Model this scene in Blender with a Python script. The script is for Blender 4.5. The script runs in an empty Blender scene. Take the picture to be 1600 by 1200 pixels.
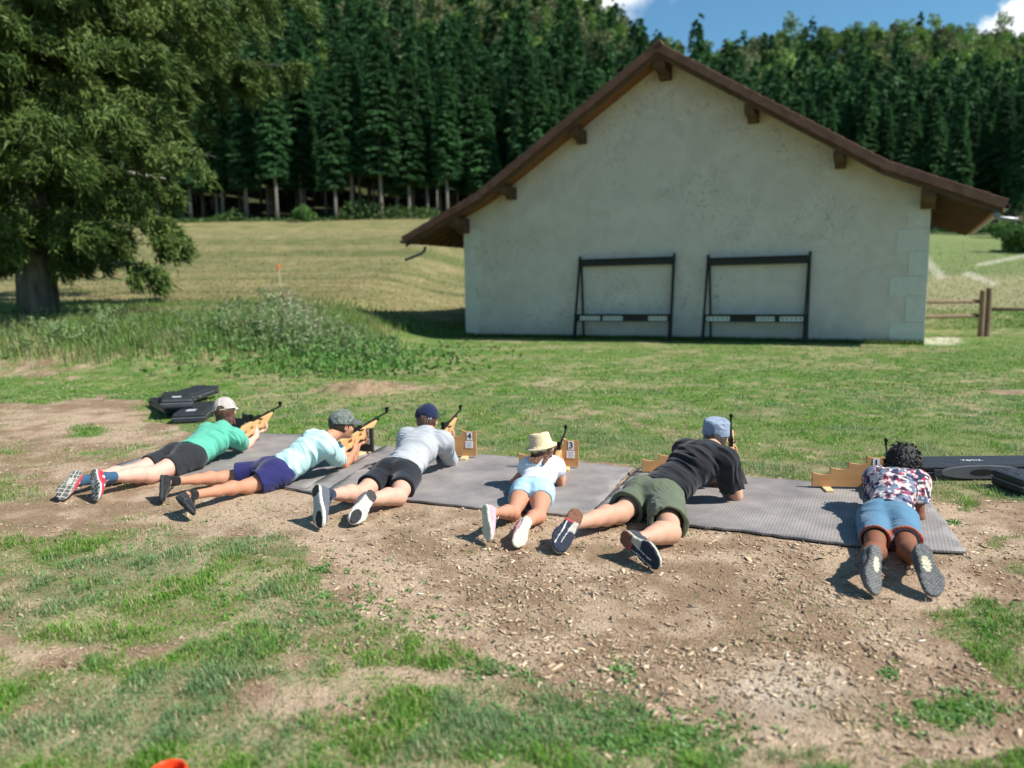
import bpy, bmesh, math, random, os
import numpy as np
from mathutils import Vector, Matrix
random.seed(7)
RNG = np.random.default_rng(11)
SC = bpy.context.scene
COL = SC.collection
QUICK = False
# ---------------------------------------------------------------- camera
CAM_H = 1.45; PITCH = math.radians(7.08); ROLL = 0.015; FPX = 1200.0
_f = np.array([0, math.cos(PITCH), -math.sin(PITCH)]); _u0 = np.array([0, math.sin(PITCH), math.cos(PITCH)]); _r0 = np.array([1.0, 0, 0])
_r = _r0*math.cos(ROLL) - _u0*math.sin(ROLL); _u = _u0*math.cos(ROLL) + _r0*math.sin(ROLL)
CAMP = np.array([0, 0, CAM_H])
cam_d = bpy.data.cameras.new('camera'); cam = bpy.data.objects.new('camera', cam_d); COL.objects.link(cam)
M = Matrix.Identity(4)
for i in range(3):
    M[i][0] = _r[i]; M[i][1] = _u[i]; M[i][2] = -_f[i]; M[i][3] = CAMP[i]
cam.matrix_world = M
cam_d.sensor_width = 36; cam_d.lens = 36*FPX/1600; cam_d.clip_start = 0.05; cam_d.clip_end = 3000
cam_d.dof.use_dof = True; cam_d.dof.focus_distance = 4.9; cam_d.dof.aperture_fstop = 1.25
SC.camera = cam
# ---------------------------------------------------------------- sky, sun, exposure
SUN_EL = math.radians(47); SUN_AZ = math.atan2(0.92, -0.38)       # azimuth from +Y towards +X
world = bpy.data.worlds.new('World'); SC.world = world; world.use_nodes = True
nt = world.node_tree; nt.nodes.clear()
def N(nt, t, **k):
    n = nt.nodes.new(t)
    for a, b in k.items(): setattr(n, a, b)
    return n
sky = N(nt, 'ShaderNodeTexSky', sky_type='NISHITA', sun_disc=False, sun_elevation=SUN_EL, sun_rotation=SUN_AZ, altitude=900, air_density=1.0, dust_density=0.6, ozone_density=2.0)
bg = N(nt, 'ShaderNodeBackground'); bg.inputs['Strength'].default_value = 0.088
wo = N(nt, 'ShaderNodeOutputWorld')
tc = N(nt, 'ShaderNodeTexCoord')
# clouds: soft cumulus banks in the sky, masked by noise over the view direction
no = N(nt, 'ShaderNodeTexNoise'); no.inputs['Scale'].default_value = 7.0; no.inputs['Detail'].default_value = 8; no.inputs['Roughness'].default_value = 0.55
nt.links.new(tc.outputs['Generated'], no.inputs['Vector'])
def cloud_mask(direction, radius, soft):
    d = N(nt, 'ShaderNodeVectorMath', operation='DISTANCE'); d.inputs[1].default_value = direction
    nt.links.new(tc.outputs['Generated'], d.inputs[0])
    m = N(nt, 'ShaderNodeMath', operation='MULTIPLY_ADD'); m.inputs[1].default_value = 0.30; m.inputs[2].default_value = -0.15
    nt.links.new(no.outputs['Fac'], m.inputs[0])
    a = N(nt, 'ShaderNodeMath', operation='ADD'); nt.links.new(d.outputs['Value'], a.inputs[0]); nt.links.new(m.outputs[0], a.inputs[1])
    mr = N(nt, 'ShaderNodeMapRange', interpolation_type='SMOOTHSTEP'); mr.inputs['From Min'].default_value = radius; mr.inputs['From Max'].default_value = radius - soft
    nt.links.new(a.outputs[0], mr.inputs['Value'])
    return mr.outputs['Result']
def raydir(px, py):
    d = _f + (px-800)/FPX*_r - (py-600)/FPX*_u
    return d/np.linalg.norm(d)
m1 = cloud_mask(tuple(raydir(1640, 90)), 0.097, 0.018)
m2 = cloud_mask(tuple(raydir(960, -45)), 0.095, 0.06)
m3 = cloud_mask(tuple(raydir(60, -200)), 0.25, 0.15)
mx = N(nt, 'ShaderNodeMath', operation='MAXIMUM'); nt.links.new(m1, mx.inputs[0]); nt.links.new(m2, mx.inputs[1])
mx2 = N(nt, 'ShaderNodeMath', operation='MAXIMUM'); nt.links.new(mx.outputs[0], mx2.inputs[0]); nt.links.new(m3, mx2.inputs[1])
mix = N(nt, 'ShaderNodeMix', data_type='RGBA'); mix.inputs['B'].default_value = (8.5, 8.8, 9.4, 1)
tint = N(nt, 'ShaderNodeMix', data_type='RGBA', blend_type='MULTIPLY'); tint.inputs['Factor'].default_value = 1.0; tint.inputs['B'].default_value = (0.74, 1.12, 1.14, 1)
nt.links.new(sky.outputs[0], tint.inputs['A'])
nt.links.new(mx2.outputs[0], mix.inputs['Factor']); nt.links.new(tint.outputs['Result'], mix.inputs['A'])
nt.links.new(mix.outputs['Result'], bg.inputs['Color']); nt.links.new(bg.outputs[0], wo.inputs[0])
sun_d = bpy.data.lights.new('sun', 'SUN'); sun_d.energy = 5.0; sun_d.angle = math.radians(0.53); sun_d.color = (1.0, 0.955, 0.88)
sun = bpy.data.objects.new('sun', sun_d); COL.objects.link(sun)
sd = Vector((math.cos(SUN_EL)*math.sin(SUN_AZ), math.cos(SUN_EL)*math.cos(SUN_AZ), math.sin(SUN_EL)))
sun.rotation_euler = sd.to_track_quat('Z', 'Y').to_euler(); sun.location = (20, 5, 30)
SC.view_settings.view_transform = 'Standard'; SC.view_settings.look = 'None'
SC.view_settings.exposure = 0.60; SC.view_settings.gamma = 1.0
SC.cycles.max_bounces = 6; SC.cycles.diffuse_bounces = 3; SC.cycles.glossy_bounces = 2; SC.cycles.transmission_bounces = 2; SC.cycles.transparent_max_bounces = 4

# ---------------------------------------------------------------- helpers
def at(px, py, h=0.0):
    """world point where the ray through photo pixel (px,py) meets height h"""
    d = _f + (px-800)/FPX*_r - (py-600)/FPX*_u
    t = (h-CAM_H)/d[2]
    return CAMP + d*t
def atY(px, py, Y):
    d = _f + (px-800)/FPX*_r - (py-600)/FPX*_u
    return CAMP + d*(Y/d[1])
def proj(P):
    P = np.asarray(P, float) - CAMP
    z = P@_f
    z = np.where(np.abs(z) < 1e-6, 1e-6, z)
    return 800 + FPX*(P@_r)/z, 600 - FPX*(P@_u)/z, z
def sst(x, a, b):
    t = np.clip((x-a)/(b-a), 0, 1); return t*t*(3-2*t)
def _hash(i, j, s):
    n = (i*374761393 + j*668265263 + s*1274126177) & 0xffffffff
    n = ((n ^ (n >> 13))*1274126177) & 0xffffffff
    return ((n ^ (n >> 16)) & 0xffff)/65535.0
def vnoise(x, y, s=0):
    i = np.floor(x).astype(np.int64); j = np.floor(y).astype(np.int64); fx = x-i; fy = y-j
    fx = fx*fx*(3-2*fx); fy = fy*fy*(3-2*fy)
    return (_hash(i, j, s)*(1-fx)+_hash(i+1, j, s)*fx)*(1-fy) + (_hash(i, j+1, s)*(1-fx)+_hash(i+1, j+1, s)*fx)*fy
def fbm(x, y, s=0, o=4):
    r = 0; a = 0.5
    for k in range(o):
        r = r + a*vnoise(x*2**k, y*2**k, s+k*17); a *= 0.5
    return r/(1-0.5**o)
def mesh_np(name, V, F, mat=None, parent=None, attrs=None, smooth=False):
    """V (n,3); F: list of int arrays (m,3) / (m,4)"""
    me = bpy.data.meshes.new(name)
    V = np.asarray(V, np.float32); me.vertices.add(len(V)); me.vertices.foreach_set('co', V.ravel())
    F = [np.asarray(f, np.int32) for f in (F if isinstance(F, list) else [F]) if len(f)]
    loops = np.concatenate([f.ravel() for f in F]); tot = np.concatenate([np.full(len(f), f.shape[1], np.int32) for f in F])
    start = np.concatenate([[0], np.cumsum(tot)[:-1]]).astype(np.int32)
    me.loops.add(len(loops)); me.loops.foreach_set('vertex_index', loops)
    me.polygons.add(len(tot)); me.polygons.foreach_set('loop_start', start); me.polygons.foreach_set('loop_total', tot)
    if smooth: me.polygons.foreach_set('use_smooth', np.ones(len(tot), bool))
    me.update(calc_edges=True)
    if attrs:
        for k, a in attrs.items():
            a = np.asarray(a, np.float32)
            c = me.color_attributes.new(k, 'FLOAT_COLOR', 'POINT')
            if a.shape[1] == 3: a = np.concatenate([a, np.ones((len(a), 1), np.float32)], 1)
            c.data.foreach_set('color', a.ravel())
    if mat: me.materials.append(mat)
    o = bpy.data.objects.new(name, me); COL.objects.link(o)
    if parent is not None: o.parent = parent
    return o
def tag(o, label=None, cat=None, group=None, kind=None):
    if label: o['label'] = label
    if cat: o['category'] = cat
    if group: o['group'] = group
    if kind: o['kind'] = kind
    return o
def empty(name, loc=(0, 0, 0), rz=0.0):
    o = bpy.data.objects.new(name, None); COL.objects.link(o); o.location = loc; o.rotation_euler = (0, 0, rz); o.empty_display_size = 0.1
    return o
def mat(name, col, rough=0.8, var=0.15, scale=12.0, bump=0.0, bscale=60.0, col2=None, metal=0.0, spec=0.4, stretch=None, attr=None, trans=None, detail=5, sheen=0):
    m = bpy.data.materials.new(name); m.use_nodes = True; t = m.node_tree
    b = t.nodes['Principled BSDF']; L = t.links
    b.inputs['Roughness'].default_value = rough; b.inputs['Metallic'].default_value = metal; b.inputs['Specular IOR Level'].default_value = spec
    if sheen: b.inputs['Sheen Weight'].default_value = sheen
    co = N(t, 'ShaderNodeTexCoord'); src = co.outputs['Object']
    if stretch:
        mp = N(t, 'ShaderNodeMapping'); mp.inputs['Scale'].default_value = stretch; L.new(src, mp.inputs[0]); src = mp.outputs[0]
    n = N(t, 'ShaderNodeTexNoise'); n.inputs['Scale'].default_value = scale; n.inputs['Detail'].default_value = detail; L.new(src, n.inputs['Vector'])
    mr = N(t, 'ShaderNodeMapRange'); mr.inputs['From Min'].default_value = 0.3; mr.inputs['From Max'].default_value = 0.7
    L.new(n.outputs['Fac'], mr.inputs['Value'])
    mx = N(t, 'ShaderNodeMix', data_type='RGBA')
    c = tuple(col)
    if attr:
        at_ = N(t, 'ShaderNodeAttribute', attribute_name=attr)
        mr.inputs['To Min'].default_value = 1-var; mr.inputs['To Max'].default_value = 1+var
        vm = N(t, 'ShaderNodeVectorMath', operation='SCALE'); L.new(at_.outputs['Color'], vm.inputs[0]); L.new(mr.outputs[0], vm.inputs['Scale'])
        outc = vm.outputs[0]
    else:
        c2 = col2 if col2 else tuple(min(1, x*(1+var)) for x in c); c1 = c if col2 else tuple(x*(1-var) for x in c)
        mx.inputs['A'].default_value = (*c1, 1); mx.inputs['B'].default_value = (*c2, 1)
        L.new(mr.outputs[0], mx.inputs['Factor']); outc = mx.outputs['Result']
    L.new(outc, b.inputs['Base Color'])
    if bump:
        n2 = N(t, 'ShaderNodeTexNoise'); n2.inputs['Scale'].default_value = bscale; n2.inputs['Detail'].default_value = 4; L.new(src, n2.inputs['Vector'])
        bp = N(t, 'ShaderNodeBump'); bp.inputs['Strength'].default_value = min(1, bump); bp.inputs['Distance'].default_value = 0.01*max(1, bump); L.new(n2.outputs['Fac'], bp.inputs['Height']); L.new(bp.outputs[0], b.inputs['Normal'])
    if trans:
        tr = N(t, 'ShaderNodeBsdfTranslucent'); L.new(outc, tr.inputs['Color'])
        ms = N(t, 'ShaderNodeMixShader'); ms.inputs[0].default_value = trans
        L.new(b.outputs[0], ms.inputs[1]); L.new(tr.outputs[0], ms.inputs[2]); L.new(ms.outputs[0], t.nodes['Material Output'].inputs[0])
    return m
class MB:
    """collects boxes, bars and tubes, builds ONE mesh"""
    def __init__(s): s.bm = bmesh.new()
    def box(s, c, size, R=None, bevel=0.0):
        r = bmesh.ops.create_cube(s.bm, size=1.0)
        vs = r['verts']
        bmesh.ops.scale(s.bm, vec=size, verts=vs)
        if bevel:
            es = list({e for v in vs for e in v.link_edges})
            rb = bmesh.ops.bevel(s.bm, geom=es, offset=bevel, segments=2, affect='EDGES', profile=0.6)
            vs = list({v for f in rb['faces'] for v in f.verts} | {v for v in vs if v.is_valid})
        if R is not None: bmesh.ops.rotate(s.bm, cent=(0, 0, 0), matrix=R, verts=vs)
        bmesh.ops.translate(s.bm, vec=Vector(c), verts=vs)
        return s
    def bar(s, a, b, w, h, up=(0, 0, 1), bevel=0.0):
        a = Vector(a); b = Vector(b); d = (b-a); L = d.length; x = d.normalized(); up = Vector(up)
        y = up.cross(x)
        if y.length < 1e-5: y = Vector((0, 1, 0)).cross(x)
        y.normalize(); z = x.cross(y)
        R = Matrix((x, y, z)).transposed()
        return s.box((a+b)/2, (L, w, h), R, bevel)
    def tube(s, pts, rad, n=8, cap=True):
        pts = [Vector(p) for p in pts]; k = len(pts)
        if not hasattr(rad, '__len__'): rad = [rad]*k
        rings = []; ref = None
        for i, p in enumerate(pts):
            d = (pts[min(i+1, k-1)]-pts[max(i-1, 0)]).normalized()
            if ref is None: ref = Vector((0, 0, 1)) if abs(d.z) < 0.9 else Vector((1, 0, 0))
            u = ref - d*ref.dot(d); u.normalize(); ref = u; v = d.cross(u)
            rings.append([s.bm.verts.new(p+(u*math.cos(2*math.pi*j/n)+v*math.sin(2*math.pi*j/n))*rad[i]) for j in range(n)])
        for i in range(k-1):
            for j in range(n):
                s.bm.faces.new((rings[i][j], rings[i][(j+1) % n], rings[i+1][(j+1) % n], rings[i+1][j]))
        if cap:
            s.bm.faces.new(rings[0][::-1]); s.bm.faces.new(rings[-1])
        return s
    def prism(s, poly, y0, y1, bevel=0.0):
        """poly of (x,z) extruded along y"""
        a = [s.bm.verts.new((p[0], y0, p[1])) for p in poly]; b = [s.bm.verts.new((p[0], y1, p[1])) for p in poly]
        n = len(poly); s.bm.faces.new(a); s.bm.faces.new(b[::-1])
        for i in range(n): s.bm.faces.new((a[i], b[i], b[(i+1) % n], a[(i+1) % n]))
        return s
    def build(s, name, m, parent=None, smooth=False, bevel=0.0, seg=2):
        bmesh.ops.recalc_face_normals(s.bm, faces=s.bm.faces)
        me = bpy.data.meshes.new(name); s.bm.to_mesh(me); s.bm.free()
        if m: me.materials.append(m)
        if smooth:
            for p in me.polygons: p.use_smooth = True
        o = bpy.data.objects.new(name, me); COL.objects.link(o)
        if parent is not None: o.parent = parent
        if bevel:
            bv = o.modifiers.new('bevel', 'BEVEL'); bv.width = bevel; bv.segments = seg; bv.limit_method = 'ANGLE'; bv.angle_limit = math.radians(35)
        return o

# ---------------------------------------------------------------- terrain
BL = np.array([-1.39, 23.8]); BU = np.array([0.889, -0.457]); BU /= np.linalg.norm(BU); BV = np.array([-BU[1], BU[0]])  # barn frame
BW = 12.5; BD = 9.0
def terrain(x, y):
    yy = np.array([-400, 23.5, 27, 35, 45, 60, 75, 90, 105, 150, 210, 260, 330, 600]); 
    zl = np.array([0, 0, .35, 1.05, 2.1, 4.3, 6.6, 8.6, 11, 31, 64, 92, 122, 110.])
    zr = np.array([0, 0, .15, .5, 1.3, 3.2, 5.2, 7.0, 9.0, 23.5, 44, 63, 92, 86.])
    k = sst(x, -5, 60)
    w = np.clip((y-24)*.45, 0, 9); z = 0
    for o in (-1, -.66, -.33, 0, .33, .66, 1): z = z + (np.interp(y+o*w, yy, zl)*(1-k) + np.interp(y+o*w, yy, zr)*k)/7
    hillx = 1 + 0.12*sst(-x, 10, 120) + 0.04*np.sin(x*.045+1.0)
    z = z*np.where(y > 90, 1+(hillx-1)*sst(y, 90, 200), 1)
    bank = 0.85*sst(y+0.15*x, 11.0, 16.5)*sst(-x, 1.8, 6.5)
    z = z + bank
    z = z - 0.35*sst(-y, 0, 8)                                             # falls away a little behind the camera
    rough = (fbm(x*0.9, y*0.9, 3)-0.5)*0.05 + (fbm(x*5, y*5, 9)-0.5)*0.014
    d = np.hypot(x-0.0, y-5.4)
    calm = 1 - 0.93*np.exp(-(np.maximum(np.abs(y-5.8)-2.3, 0)/0.6)**2)*sst(-np.abs(x), -5.5, -3.8)
    # low earth mound in the lawn
    mx_, my_ = at(560, 612)[:2]
    z = z + 0.13*np.exp(-(((x-mx_)/0.5)**2+((y-my_)/0.32)**2)**2)*(0.3+1.4*fbm(x*9, y*9, 5))
    return z + rough*calm*sst(np.hypot(x, y), 0.5, 3)
DIRT = [(-500, 628), (60, 630), (150, 618), (235, 628), (250, 655), (300, 668), (320, 700), (520, 700), (760, 712), (1000, 730), (1240, 750), (1440, 775), (1500, 795), (1560, 790), (1700, 800), (1700, 940),
        (1500, 950), (1530, 1000), (1570, 1050), (1610, 1120), (1560, 1180), (1420, 1215), (1180, 1215), (1120, 1150), (1050, 1090), (940, 1062), (800, 1045), (745, 1005),
        (690, 985), (600, 970), (545, 935), (480, 875), (440, 852), (330, 845), (250, 830), (150, 835), (0, 838), (-500, 850)]
# (px, py, rx, ry, delta) grass(+)/dirt(-) patches read off the photograph's ground
BLOBS = [(130, 672, 28, 12, 1), (96, 706, 14, 5, .9), (170, 716, 45, 10, .9), (215, 700, 30, 7, .8), (30, 762, 45, 26, .85), (8, 708, 18, 8, .7), (215, 640, 25, 6, .7), (200, 765, 22, 6, .4),
         (250, 675, 50, 10, .45), (60, 700, 50, 18, .25), (155, 830, 40, 8, .5), (215, 813, 16, 6, .8), (250, 808, 12, 5, .6), (505, 885, 14, 10, .9), (520, 860, 20, 4, .5), (640, 945, 45, 14, .45), (975, 1045, 16, 14, .8),
         (300, 865, 60, 9, .2), (1390, 1050, 12, 10, .8), (1500, 1110, 60, 22, .9), (1570, 880, 40, 10, .8), (1530, 975, 60, 14, .6), (1490, 820, 12, 6, .9), (1580, 830, 30, 8, .6), (1560, 765, 70, 22, .3),
         (45, 1003, 75, 26, -1.0), (215, 1018, 75, 18, -.9), (130, 965, 90, 10, -.5), (620, 1008, 60, 10, -.6), (450, 1040, 60, 14, -.5), (680, 1060, 130, 16, -.75), (870, 1080, 90, 20, -.45), (60, 1060, 60, 15, -.5),
         (340, 1115, 130, 26, -.5), (480, 1175, 90, 30, -.6), (900, 1185, 40, 14, -.3), (1260, 1185, 90, 20, .2), (1130, 1200, 60, 25, .5), (100, 900, 60, 8, -.35), (210, 905, 40, 8, -.6), (30, 1140, 60, 15, -.3),
         (560, 607, 55, 10, -1.2), (650, 606, 60, 6, -.5), (1565, 616, 50, 4, -1), (420, 612, 60, 7, -.35), (500, 560, 60, 3, -.5), (60, 590, 90, 12, -.55), (200, 575, 120, 10, -.5), (1470, 790, 30, 8, -.5), (1540, 800, 50, 8, -.6),
         (845, 600, 60, 10, -.2), (1120, 640, 120, 10, -.15)]
def inpoly(px, py, poly):
    r = np.zeros(px.shape, bool); n = len(poly)
    for i in range(n):
        x0, y0 = poly[i]; x1, y1 = poly[(i+1) % n]
        if y0 == y1: continue
        c = ((y0 > py) != (y1 > py)) & (px < (x1-x0)*(py-y0)/(y1-y0)+x0)
        r ^= c
    return r
def gmask(x, y):
    """how grassy the ground is at world x,y (0 bare earth .. 1 lush)"""
    P = np.stack([x, y, np.zeros_like(x)], -1)
    ys = np.maximum(y, 1.2)
    P[..., 1] = ys
    px, py, zz = proj(P)
    s = 160/np.maximum(zz, 1.0)
    dx = (fbm(x*1.6, y*1.6, 21)-.5)*2; dy = (fbm(x*1.6, y*1.6, 43)-.5)*2
    jx = (vnoise(x*9, y*9, 5)-.5); jy = (vnoise(x*9, y*9, 6)-.5)
    qx = px + (dx*2.0+jx*.8)*s; qy = py + (dy*2.0+jy*.8)*s*np.clip(2.2/zz, .1, .7)
    g = np.where(inpoly(qx, qy, DIRT), 0.0, 1.0)
    for bx, by, rx, ry, d in BLOBS:
        e = np.exp(-(((qx-bx)/rx)**2+((qy-by)/ry)**2)**1.3)
        g = g + d*e*1.15
    n = fbm(x*3.5, y*3.5, 77); n2 = fbm(x*14, y*14, 78, 3); n0 = fbm(x*1.3, y*1.3, 79)
    g = g + (n-.5)*1.5*(0.35+0.65*(g > .3)) + (n2-.5)*1.0*(g > .15) + (n0-.5)*.9*(g > .2)*(zz < 9)
    return np.clip(g, 0, 1)
def mixc(a, b, t):
    t = np.asarray(t)[..., None]; return a*(1-t)+b*t
A_ = lambda *c: np.array(c, float)
def gcolor(x, y):
    g = gmask(x, y); P = np.stack([x, np.maximum(y, 1.2), terrain(x, np.maximum(y, 1.2))], -1); px, py, zz = proj(P)
    n1 = fbm(x*1.1, y*1.1, 91); n2 = fbm(x*6, y*6, 92); n3 = fbm(x*30, y*30, 93, 3)
    dirt = mixc(A_(.23, .155, .098), A_(.40, .295, .205), sst(n2*.6+n1*.4, .35, .65)); dirt = dirt*(0.8+0.4*n3)[..., None]
    e = np.exp(-(((px-1225)/100)**2+((py-1085)/40)**2)); dirt = mixc(dirt, A_(.52, .46, .37), np.clip(e*.85*(n2+.1), 0, .75))
    green = mixc(A_(.09, .145, .035), A_(.15, .19, .06), n2); dry = mixc(A_(.28, .23, .12), A_(.40, .32, .19), n3)
    far = sst(y, 6, 12)
    fresh = mixc(green, mixc(A_(.065, .145, .02), A_(.115, .19, .04), n2), far)
    dn = sst(fbm(x*.55, y*.8, 50)*.6+n2*.4, .50, .66)
    lawn = mixc(fresh, dry, dn*(.30*far+.25))
    c = mixc(dirt, lawn, sst(g, .1, .9)*(.45+.45*sst(y, 5.0, 7.5)))
    e = np.exp(-(((px-562)/62)**2+((py-606)/11)**2)**2); c = mixc(c, mixc(A_(.20, .125, .075), A_(.34, .23, .15), n3), e*.9)
    # hay field beyond, striped along the mowing, greener to the right
    k = 1/(1+np.exp(-np.clip((x-3-0.09*y)/3, -30, 30)))
    st = fbm(x*.02+3, (y+.12*x)*.45, 61); st2 = vnoise(x*.01, (y+.1*x)*1.3, 62)
    hay = mixc(A_(.13, .15, .05), A_(.30, .25, .12), sst(st*.5+st2*.15+.35*n1, .30, .70)); hay = hay*(.70+.28*fbm(x*1.7, y*1.7, 303))[..., None]
    meadow = mixc(A_(.12, .17, .05), A_(.19, .22, .09), st); bare = A_(.33, .26, .17)
    brown = sst(y, 24, 26)*(1-sst(y+4*(n1-.5), 42, 48))
    right = mixc(meadow, mixc(bare, A_(.24, .25, .10), n1), brown*(.8))
    field = mixc(hay, right, k)
    bankg = mixc(A_(.12, .17, .045), A_(.30, .26, .13), n1)
    fz = sst(y-.1*x+1.5*(n1-.5), 25+1.0*(x > 0), 27+1.0*(x > 0)); 
    c = mixc(c, field, fz)
    for ax, ay, bx, by, w in ((1445, 405, 1470, 432, 9), (1512, 428, 1550, 443, 8), (1530, 414, 1640, 392, 5)):
        t = np.clip(((px-ax)*(bx-ax)+(py-ay)*(by-ay))/((bx-ax)**2+(by-ay)**2), 0, 1)
        d = np.hypot((px-ax-t*(bx-ax))*.8, (py-ay-t*(by-ay))*1.6)
        c = mixc(c, A_(.46, .42, .33), .6*(1-sst(d, w*.3, w*1.3))*(y > 20))
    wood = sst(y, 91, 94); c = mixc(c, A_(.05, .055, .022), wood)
    e = np.exp(-(((px-1470)/32)**2+((py-533)/6.5)**2)**2)*(y < 24); c = mixc(c, A_(.60, .56, .46), np.clip(e*1.6*n2, 0, 1))
    return c, g
# ---------------------------------------------------------------- ground sheet
def build_ground():
    af = np.radians(np.arange(-58, 58.01, 0.22)); ab = np.radians(np.arange(62, 299, 4.0)); an = np.concatenate([af, ab])
    r = [0.35]
    while r[-1] < 700: r.append(r[-1]*(1.0065 if 1.8 < r[-1] < 26 else (1.02 if r[-1] < 120 else 1.05)))
    r = np.array(r); R, Aa = np.meshgrid(r, an, indexing='ij')
    X = R*np.sin(Aa); Y = R*np.cos(Aa)
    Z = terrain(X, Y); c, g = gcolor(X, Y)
    m, n = X.shape
    V = np.stack([X, Y, Z], -1).reshape(-1, 3); V = np.concatenate([V, [[0, 0, terrain(np.array(0.), np.array(0.))]]]); C = np.concatenate([c.reshape(-1, 3), [c[0, 0]]])
    idx = np.arange(m*n).reshape(m, n); nx = np.roll(idx, -1, 1)
    Q = np.stack([idx[:-1], idx[1:], nx[1:], nx[:-1]], -1).reshape(-1, 4)
    T = np.stack([np.full(n, m*n), idx[0], nx[0]], -1)
    t = mat('ground_soil', (1, 1, 1), 0.95, var=0.22, scale=45, bump=1.0, bscale=90, attr='Col', spec=.15)
    o = mesh_np('ground', V, [Q, T], t, attrs={'Col': C}, smooth=True)
    tag(o, kind='structure'); return o
build_ground()

def blades(n, xs, ys, L, W, colf, lean=0.6, z=None, flat=0.0):
    """n grass blades, each a bent tapering strip of three faces"""
    a = RNG.random(n)*2*np.pi; d = np.stack([np.cos(a), np.sin(a), np.zeros(n)], -1); s = np.stack([-np.sin(a), np.cos(a), np.zeros(n)], -1)
    if z is None: z = terrain(xs, ys)
    B = np.stack([xs, ys, z-0.004], -1)
    ln = (RNG.random(n)*.9+.15)*lean + flat
    up = np.array([0, 0, 1.0])
    m1 = B + (up*np.cos(ln*.6)[:, None] + d*np.sin(ln*.6)[:, None])*(L*.55)[:, None]
    tip = m1 + (up*np.cos(ln*1.5)[:, None] + d*np.sin(ln*1.5)[:, None])*(L*.5)[:, None]
    w = s*(W*.5)[:, None]
    V = np.stack([B-w, B+w, m1-w*.8, m1+w*.8, tip], 1).reshape(-1, 3)
    k = np.arange(n)[:, None]*5
    Q = k+np.array([[0, 1, 3, 2]]); T = k+np.array([[2, 3, 4]])
    C = np.repeat(colf, 5, 0)
    return V, Q, T, C
def join(parts):
    V = []; Q = []; T = []; C = []; o = 0
    for v, q, t, c in parts:
        V.append(v); Q.append(q+o); T.append(t+o); C.append(c); o += len(v)
    return np.concatenate(V), [np.concatenate(Q), np.concatenate(T)], np.concatenate(C)
def on_mat(x, y):
    P = np.stack([x, y, np.zeros_like(x)], -1); px, py, _ = proj(P); r = np.zeros(len(x), bool)
    for poly in MATS: r |= inpoly(px, py, poly)
    return r
MATS = [[(168, 733), (240, 712), (330, 690), (400, 679), (460, 681), (522, 684), (596, 701), (560, 722), (515, 746), (478, 768), (437, 762), (380, 752), (300, 750)],
        [(437, 763), (478, 768), (517, 742), (560, 722), (601, 700), (640, 706), (700, 710), (650, 740), (560, 790), (500, 776)],
        [(500, 777), (560, 738), (600, 712), (660, 704), (745, 712), (860, 722), (990, 734), (968, 756), (945, 784), (925, 812), (879, 808), (800, 800), (742, 797), (690, 791), (632, 785)],
        [(1001, 733), (1100, 744), (1240, 755), (1340, 764), (1445, 778), (1475, 818), (1510, 869), (1460, 866), (1325, 855), (1240, 845), (1160, 834), (1087, 827), (1010, 815), (930, 800), (960, 772)]]
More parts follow.
